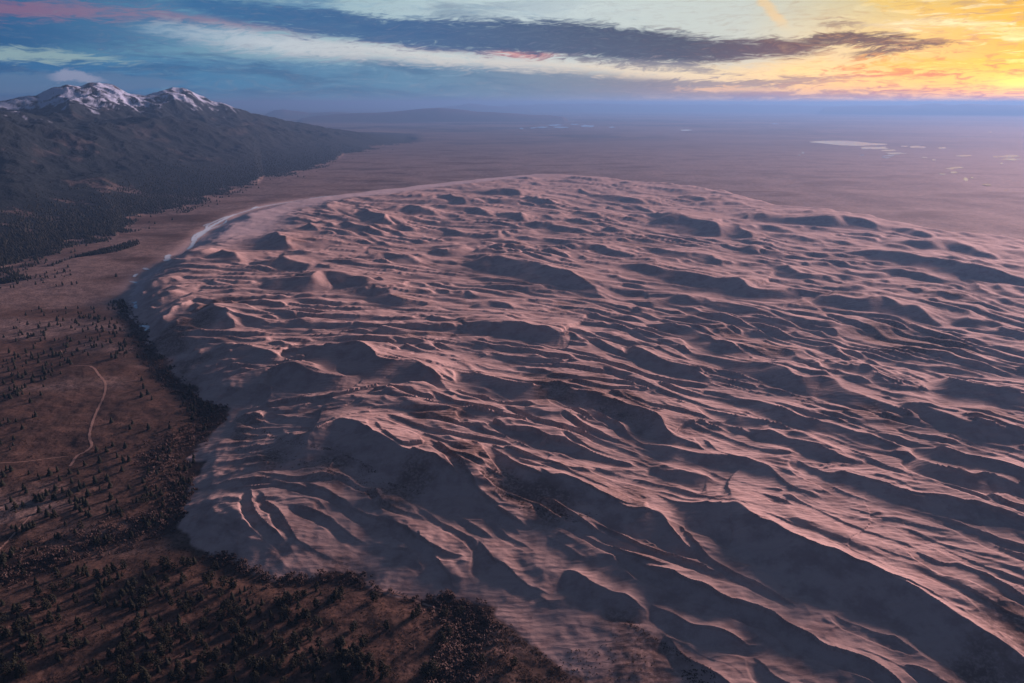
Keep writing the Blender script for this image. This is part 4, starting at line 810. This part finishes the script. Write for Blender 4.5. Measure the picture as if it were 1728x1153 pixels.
def trunk_mesh(seed):
    rr = random.Random(seed); vs = []; fs = []
    for k, (z, r_) in enumerate(((0, 0.022), (0.2, 0.017), (0.55, 0.011), (0.93, 0.003))):
        for i in range(6): vs.append((r_*math.cos(i*1.047)+0.01*math.sin(z*5+seed), r_*math.sin(i*1.047), z))
    for k in range(3):
        for i in range(6):
            a = k*6+i; b = k*6+(i+1) % 6; fs += [(a, b, b+6), (a, b+6, a+6)]
    for _ in range(7):
        z = rr.uniform(0.18, 0.8); a = rr.uniform(0, 6.28); l = 0.2*(1.05-z); b = len(vs)
        c = (math.cos(a), math.sin(a)); vs += [(0, 0, z-0.012), (0, 0, z+0.012), (c[0]*l, c[1]*l, z+0.05), (-c[1]*0.008, c[0]*0.008, z)]
        fs += [(b, b+1, b+2), (b, b+2, b+3), (b+1, b+3, b+2)]
    return np.array(vs), np.array(fs)
PROTO = []
for sd_, shp in ((1,'cone'),(2,'round'),(3,'oval'),(4,'oval'),(5,'round'),(6,'round'),(7,'cone'),(8,'oval')):
    cv, cf = crown_mesh(sd_, shp); tv, tf = trunk_mesh(sd_)
    def md(nm, v_, f_, mt):
        o_ = mesh_obj(nm, v_, f_, mt); me = o_.data; bpy.data.objects.remove(o_); return me
    PROTO.append((shp, md('crown', cv, cf, pine_m), md('trunk', tv, tf, trunk_m)))

f4 = 2.545
B1 = [(325,355),(375,390),(440,350),(480,365),(515,340),(655,375),(310,400),(235,485),(330,470),(430,465),(585,465),(625,450),(610,490),(715,490),(780,510),(690,560),(770,575),(70,490),(30,550),(100,560),(150,575),(195,560),(325,565),(540,580),(500,620),(360,625),(415,635),(455,680),(40,630),(170,625),(95,660),(130,650),(190,690),(280,720),(240,775),(130,780),(285,825),(400,830),(410,750),(455,810),(480,850),(540,860),(575,770),(600,690),(700,650),(740,640),(790,640),(820,690),(760,700),(690,720),(850,750),(945,685),(970,615),(1035,730),(1080,625),(1130,595),(1210,590),(1265,565),(1340,520),(1340,640),(1420,610),(1465,580),(1500,550),(1145,680),(1110,700),(1155,755),(1210,730),(1255,715),(1330,755),(980,790),(870,820),(780,790),(810,800),(930,830),(1050,870),(975,880),(1195,890),(1255,830),(1295,840),(780,880),(850,880),(890,890),(790,940),(830,960),(790,1000),(595,940),(580,1000),(665,980),(920,1020),(970,1045),(1025,1040),(1085,1050),(1125,950),(1180,1050),(1200,1010),(1250,990),(1385,980),(1345,1050),(1240,1060),(1290,1060),(1475,890),(1510,905),(1595,780),(1655,890),(1520,985),(1550,990),(1605,1010),(1645,1000),(1690,1010),(1590,950),(1520,1080),(1550,1100),(1715,1040),(1700,1110),(1640,1070),(410,1050),(270,1050),(330,1020),(475,1050),(555,1070),(540,1100),(115,1080),(175,1000),(215,1010),(20,950),(10,1040),(60,830),(40,850),(140,860),(170,850),(100,1000),(300,880),(340,910),(290,950),(700,1095),(720,1090),(780,1070),(930,1090),(370,1130),(420,1130),(470,1130),(190,1130),(1410,1135),(170,1110),(50,1140)]
B2 = [(45,550),(10,580),(135,780),(350,775),(25,890),(60,900),(200,895),(140,945),(70,980),(100,1000),(150,1010),(190,1000),(235,1005),(265,1045),(320,1075),(350,1100),(245,1110),(60,1080),(175,1050),(765,790),(555,690),(930,1000),(995,1010),(1215,1025),(610,1090),(670,1070),(260,590),(70,1130)]
R4 = [(480,30),(560,60),(640,60),(570,35),(730,55),(830,15),(365,215),(430,200),(485,130),(540,140),(530,200),(555,195),(505,180),(460,155),(525,238),(465,280),(475,310),(430,245),(415,155),(215,255),(248,240),(300,250),(310,290),(410,290),(345,310),(380,345),(330,375),(330,400),(362,378),(372,428),(465,415),(115,330),(155,365),(180,370),(230,360),(240,320),(270,330),(300,340),(50,370),(100,390),(70,410),(30,405),(15,262),(30,235),(50,238),(12,300),(205,432),(240,440),(170,415),(148,488),(120,492),(102,495),(75,495),(350,490),(520,420),(590,370),(620,375),(340,670),(380,690),(330,740),(290,740),(235,760),(200,830),(150,830),(230,810),(40,960),(20,950),(90,920),(120,960),(140,990),(70,1060),(100,1100),(30,1110),(150,1010),(190,980),(250,970),(290,970),(65,840),(15,890),(120,910),(300,1000),(75,930),(170,775),(250,695),(455,730),(420,700),(490,665),(510,700),(550,735),(470,680),(410,790),(430,810)]
R3 = [(740,1075),(690,1062),(720,1050),(700,1020),(690,980),(545,872),(565,872),(430,735),(405,745),(155,860),(190,872),(190,895),(335,895),(345,905),(160,990),(125,1015),(295,910),(500,820),(540,800),(600,830),(380,840),(330,815),(430,860),(50,1030),(20,1000),(60,960),(215,950),(130,900),(175,515),(275,525),(305,518),(350,515),(375,512),(80,790),(100,750),(260,855),(440,790),(480,700),(560,730),(200,790),(240,720),(280,690)]
pix = [(200+a/4, 865+b/4+2) for a, b in B1]+[(564+a/4, 865+b/4+2) for a, b in B2]+[(a/f4, 700+b/f4+2) for a, b in R4]+[(a/2.882, 300+b/2.882+2) for a, b in R3]
traced = len(pix)
def poly_px(P, n, rr, gap=5.0):
    P = np.array(P, float); out = []
    tries = 0
    while len(out) < n and tries < n*40:
        tries += 1
        q = (rr.uniform(P[:, 0].min(), P[:, 0].max()), rr.uniform(P[:, 1].min(), P[:, 1].max()))
        if inside(np.array([q[0]]), np.array([q[1]]), P)[0]:
            g = gnoise(np.array([q[0]/38]), np.array([q[1]/26]), 71)[0]
            if rr.random() < 0.5+1.1*g: out.append(q)
    return out
rr = random.Random(5)
pix += [(q[0]+rr.uniform(-9, 9), q[1]+rr.uniform(-5, 6)) for q in list(pix) for _ in range(rr.choice((0, 0, 1, 1, 2))) if q[1] > 820]
pix += poly_px([(-30,985),(120,935),(260,950),(330,985),(450,1000),(560,1040),(600,1153),(640,1190),(-40,1190)], 230, rr)
pix += poly_px([(0,545),(60,520),(150,520),(215,505),(225,560),(215,600),(120,610),(0,690)], 210, rr)
pix += poly_px([(0,700),(60,640),(110,620),(80,690),(20,760),(0,760)], 20, rr)
pix += poly_px([(0,800),(120,800),(250,760),(260,830),(180,880),(60,900),(0,900)], 30, rr)
pix += poly_px([(240,570),(270,600),(330,660),(370,690),(340,740),(330,800),(330,840),(280,880),(240,850),(250,780),(300,740),(310,700),(270,640),(225,600)], 90, rr)
pix += poly_px([(0,930),(120,900),(220,890),(290,860),(290,885),(210,912),(120,935),(0,980)], 45, rr)
pix += poly_px([(60,470),(125,440),(120,465),(70,480)], 26, rr); pix += poly_px([(0,480),(40,470),(40,484),(0,490)], 10, rr)
pix += poly_px([(740,1030),(800,1040),(800,1070),(770,1100),(745,1090)], 10, rr)
pix = np.array(pix); tx, ty, tz = on_ground(pix[:, 0], pix[:, 1])
tt = terrain(tx, ty); ok = (tt['dd'] < 15)
hgt_t = np.array([rr.uniform(7.0, 12.5) if rr.random() < 0.72 else rr.uniform(4.0, 7.0) for _ in pix]); hgt_t *= 1.15; hgt_t[:traced] = [rr.uniform(10.5, 16.5) for _ in range(traced)]
dist_t = np.sqrt(tx**2+ty**2+CAM_H**2); app = hgt_t/dist_t
vis = (pix[:, 1] < 1166) & (pix[:, 0] > -12)
idx = [i for i in np.argsort(-app*np.where(vis, 1, 0.01)) if ok[i]]
solo, rest = idx[:296], idx[296:]

# landmarks used to say where a tree stands
MARKS = [((130,690),'by the winding trail'),((45,835),'above the lower thicket'),((200,770),'beside the trail end'),((150,815),'in woodland below the trail'),((290,740),'at the thicket edge'),
 ((310,840),'beside the small pale dune'),((120,930),'along the dry wash'),((40,1000),'near the lower left corner'),((110,1100),'on the bottom left slope'),((200,1040),'above the bottom edge'),((290,960),'on the bare knoll'),
 ((330,1050),'in the densest stand'),((400,1000),'below the curved gulch'),((440,1100),'on the lower sandy slope'),((520,1020),'on the flat below the dunes'),((540,1110),'on the pale clearing'),((610,1120),'in the rightmost pine clump'),((700,1080),'on the bare scrub flat'),((780,1050),'in the gulch under the dunes'),
 ((860,1115),'on scrub under the dunes'),((60,590),'on the pine hillside'),((150,560),'above the trail head'),((200,520),'beside the creek bend'),((90,460),'in the tan plain grove'),((20,680),'left of the meadow'),((240,620),'in the gully beside the dunes'),((320,680),'at the gully bend'),((230,1110),'at the bottom edge')]
SIZE = lambda h: 'tall' if h > 14.2 else 'medium' if h > 11.5 else 'short' if h > 8 else 'small'
SHW = {'cone': 'pointed', 'oval': 'narrow', 'round': 'broad rounded'}
recs = []
for n_, i in enumerate(solo):
    pr = PROTO[(n_*5+int(pix[i, 0])) % len(PROTO)]
    mk = min(MARKS, key=lambda m: (m[0][0]-pix[i, 0])**2+(m[0][1]-pix[i, 1])**2)[1]
    recs.append([i, pr, SIZE(hgt_t[i]), SHW[pr[0]], mk])
from collections import defaultdict
grp = defaultdict(list)
for rc in recs: grp[(rc[2], rc[3], rc[4])].append(rc)
ORD = ['first','second','third','fourth','fifth','sixth','seventh','eighth','ninth','tenth','eleventh','twelfth','thirteenth','fourteenth','fifteenth']
for k_, L_ in grp.items():
    L_.sort(key=lambda rc: pix[rc[0], 0])
    for q, rc in enumerate(L_):
        base = '%s %s dark pine %s' % (k_[0], k_[1], k_[2])
        rc.append(base if len(L_) == 1 else base+(', %s from left' % ORD[min(q, 14)]))
for i, pr, sz, sh, mk, lab in recs:
    root = bpy.data.objects.new('pine_tree', None); col.objects.link(root); root.empty_display_size = 1
    h = hgt_t[i]; root.location = (tx[i], ty[i], tz[i]-0.15); s = h; w = s*rr.uniform(0.95, 1.35)
    root.rotation_euler = (rr.uniform(-.04, .04), rr.uniform(-.04, .04), rr.uniform(0, 6.28)); root.scale = (w, w, s)
    root['label'] = lab; root['category'] = 'tree'; root['group'] = 'pines of the open woodland'
    for nm, me in (('trunk', pr[2]), ('crown', pr[1])):
        c_ = bpy.data.objects.new(nm, me); col.objects.link(c_); c_.parent = root

def merge(name, items, mat, label=None, kind='stuff'):
    """items: (verts, faces, x, y, z, sx, sz, rot)"""
    Vs = []; Fs = []; b = 0
    for v_, f_, x, y, z, sx, sz, a in items:
        ca, sa = math.cos(a), math.sin(a); vv = np.empty_like(v_); vv[:, 0] = (v_[:, 0]*ca-v_[:, 1]*sa)*sx+x; vv[:, 1] = (v_[:, 0]*sa+v_[:, 1]*ca)*sx+y; vv[:, 2] = v_[:, 2]*sz+z
        Vs.append(vv); Fs.append(f_+b); b += len(v_)
    ob = mesh_obj(name, np.vstack(Vs), np.vstack(Fs), mat, None, kind)
    if label: ob['label'] = label
    return ob
def low_tree(seed):
    rr_ = random.Random(seed); vs = []; fs = []
    for (z0, z1, r0) in ((0.08, 0.62, 0.24), (0.32, 0.84, 0.19), (0.58, 1.0, 0.12)):
        b = len(vs)
        for i in range(6): q = r0*rr_.uniform(0.65, 1.3); vs.append((q*math.cos(i*1.047+seed), q*math.sin(i*1.047+seed), z0+rr_.uniform(-.05, .08)))
        vs.append((rr_.uniform(-.03, .03), rr_.uniform(-.03, .03), z1)); fs += [(b+i, b+(i+1) % 6, b+6) for i in range(6)]
    vs += [(0.03, 0, 0), (-0.015, 0.026, 0), (-0.015, -0.026, 0), (0, 0, 0.4)]; b = len(vs)-4; fs += [(b, b+1, b+3), (b+1, b+2, b+3), (b+2, b, b+3)]
    return np.array(vs, float), np.array(fs)
LT = [low_tree(s) for s in range(8)]
merge('distant_pines', [(*LT[i % 8], tx[i], ty[i], tz[i]-0.2, hgt_t[i]*rr.uniform(1.0, 1.4), hgt_t[i], rr.uniform(0, 6)) for i in rest], pine_m, 'small dark pines scattered over the far hillside')
# forest fringe at the mountain foot and stands beyond
fi = []
def cone(seed):
    rr_ = random.Random(seed); vs = [(0.3*rr_.uniform(.7, 1.3)*math.cos(i*1.2566), 0.3*rr_.uniform(.7, 1.3)*math.sin(i*1.2566), 0.05) for i in range(5)]+[(0.02, 0, 1.0)]
    return np.array(vs, float), np.array([(i, (i+1) % 5, 5) for i in range(5)])
CN = [cone(s) for s in range(6)]
N = 60000
ca_ = RNG.uniform(-46, -7.5, N); rf_ = np.interp(ca_, _fa, _fr); rr_ = rf_*(1+RNG.normal(0.03, 0.11, N)**1.0*1.0); cx_ = rr_*np.sin(np.radians(ca_)); cy_ = rr_*np.cos(np.radians(ca_))
inf = (rr_-rf_)/rf_; dens = sstep(inf+0.07*fbm(cx_/420, cy_/420, 4, 401)+0.05*fbm(cx_/90, cy_/90, 3, 411)+0.05*gnoise(cx_/900, cy_/260, 499), -0.035, 0.03)
kk = (RNG.random(N) < dens*0.85+0.006) & (rr_ < 9500) & (inf < 0.45)
cx_, cy_ = cx_[kk][:14000], cy_[kk][:14000]; tt = terrain(cx_, cy_); good = tt['dd'] < -20
cx_, cy_, cz_ = cx_[good], cy_[good], tt['z'][good]
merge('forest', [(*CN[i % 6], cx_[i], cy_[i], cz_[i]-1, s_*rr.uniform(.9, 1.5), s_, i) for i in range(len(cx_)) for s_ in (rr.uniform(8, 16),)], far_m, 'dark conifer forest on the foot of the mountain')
# extra stands out on the tan plain
st = []
for (P, n) in (([(60,455),(110,440),(160,425),(235,405),(238,412),(200,425),(120,436),(60,462)], 500), ([(0,455),(80,440),(60,470),(0,480)], 260), ([(265,352),(345,347),(315,360),(240,362)], 140), ([(200,388),(240,388),(238,393),(200,393)], 60), ([(330,330),(440,318),(380,330)], 80), ([(150,520),(210,505),(215,530),(150,540)], 60)):
    st += poly_px(P, n, rr)
st = np.array(st); sx_, sy_, sz_ = on_ground(st[:, 0], st[:, 1])
merge('pine_grove', [(*LT[i % 8], sx_[i], sy_[i], sz_[i]-.3, h_*1.2, h_, i) for i in range(len(st)) for h_ in (rr.uniform(7, 13),)], far_m, 'dark stands of pines out on the tan plain')

# riverside thicket: bare grey cottonwoods and willows
def bush(seed, spiky=True):
    rr_ = random.Random(seed); vs = []; fs = []
    for k in range(9):
        a = rr_.uniform(0, 6.28); q = 0.4*math.sqrt(rr_.random()); z = rr_.uniform(0.1, 0.6); s = rr_.uniform(0.18, 0.34); b = len(vs)
        c = np.array([q*math.cos(a), q*math.sin(a), z])
        for _ in range(4): vs.append(tuple(c+np.array([rr_.uniform(-s, s), rr_.uniform(-s, s), rr_.uniform(-s*.6, s*(1.5 if spiky else .8))])))
        fs += [(b, b+1, b+2), (b, b+2, b+3), (b, b+3, b+1), (b+1, b+3, b+2)]
    v_ = np.array(vs, float); v_[:, 2] -= min(0.05, v_[:, 2].min()); return v_, np.array(fs)
BS = [bush(s) for s in range(10)]; SC = [bush(s+40, False) for s in range(8)]
def corridor(P, n, w, rr):
    P = smooth_line(P, 2); out = []
    while len(out) < n:
        i = rr.randrange(len(P)-1); t = rr.random(); w_ = w
        out.append((P[i][0]*(1-t)+P[i+1][0]*t+rr.gauss(0, w_), P[i][1]*(1-t)+P[i+1][1]*t+rr.gauss(0, w_*0.6)))
    return out
th = corridor([(222,520),(228,560),(245,590),(275,630),(310,660),(350,690)], 850, 13, rr)+corridor([(350,690),(355,710),(320,740),(270,765),(275,790),(300,830),(310,850),(270,880),(210,900),(140,925),(60,950),(0,975),(-40,990)], 1700, 20, rr)
th += corridor([(370,935),(400,955),(440,972),(520,980),(600,974),(650,985),(720,1010),(765,1022)], 340, 13, rr)+corridor([(765,1022),(800,1045),(800,1070),(775,1100),(765,1130),(750,1170)], 700, 27, rr)
th = np.array(th); hx, hy, hz = on_ground(th[:, 0], th[:, 1]); keep = terrain(hx, hy)['dd'] < 8
merge('riverside_thicket', [(*BS[i % 10], hx[i], hy[i], hz[i]-.3, s_*1.1, s_, i*1.3) for i in range(len(th)) if keep[i] for s_ in (rr.uniform(2.6, 7.5),)], bare_m, 'dense bare grey thicket along the creek at the foot of the dunes')
# low scrub over the near flats, and in the hollows between dunes
sc = poly_px([(-30,900),(200,900),(340,930),(640,990),(830,1040),(960,1153),(960,1185),(-40,1185)], 5200, rr)+poly_px([(0,700),(230,700),(300,770),(280,860),(100,920),(0,930)], 900, rr)+poly_px([(780,1030),(860,1060),(940,1120),(980,1160),(800,1160)], 900, rr)
sc = np.array(sc); hx, hy, hz = on_ground(sc[:, 0], sc[:, 1]); keep = terrain(hx, hy)['dd'] < 10
merge('scrub', [(*SC[i % 8], hx[i], hy[i], hz[i]-.1, s_*1.3, s_*.8, i*1.3) for i in range(len(sc)) if keep[i] for s_ in (rr.uniform(0.9, 2.4),)], scrub_m, 'low dark scrub dotted over the flats')
ds = corridor([(432,700),(440,725),(470,742),(510,752),(560,755),(600,772),(630,795)], 420, 3, rr)+poly_px(DG[1], 500, rr)+poly_px(DG[2], 420, rr)+poly_px(DG[3], 420, rr)+corridor([(820,800),(850,830),(880,850),(930,865),(980,872)], 300, 5, rr)
ds += corridor([(1062,1050),(1085,1068),(1110,1082),(1160,1110),(1200,1140)], 160, 4, rr)+poly_px([(1150,1130),(1200,1130),(1220,1160),(1150,1165)], 200, rr)+poly_px(DG[7], 160, rr)
ds = np.array(ds); hx, hy, hz = on_ground(ds[:, 0], ds[:, 1])
merge('dune_scrub', [(*SC[i % 8], hx[i], hy[i], hz[i]-.1, s_*1.4, s_*.7, i) for i in range(len(ds)) for s_ in (rr.uniform(0.6, 1.9),)], scrub_m, 'dark scrub in the hollows between the dunes')

# ------------------------------------------------------------------ haze: one closed box of even air
hz_, Hz, o = new_mat('haze_air'); pv = Hz.n.new('ShaderNodeVolumePrincipled'); pv.inputs['Color'].default_value = (0.12, 0.28, 0.52, 1)
pv.inputs['Density'].default_value = HAZE = 4.7e-5; pv.inputs['Anisotropy'].default_value = 0.34
Hz.l.new(pv.outputs[0], o.inputs['Volume'])
top = max(CAM_H+60, float(MZ.max()), float(T['z'].max()))+12.0; bb = 126000.0
hv = [(sx*bb, sy*bb, z) for z in (-25.0, top) for sx, sy in ((-1, -1), (1, -1), (1, 1), (-1, 1))]
hb = mesh_obj('haze', hv, [(0, 3, 2, 1), (4, 5, 6, 7), (0, 1, 5, 4), (1, 2, 6, 5), (2, 3, 7, 6), (3, 0, 4, 7)], hz_, None, 'stuff')
print('TOP', top); print('top of land', float(T['z'].max()), 'bottom', float(T['z'].min()), 'trees', len(solo), len(rest), 'ridge A', [round(a) for a, _ in RW][:20])
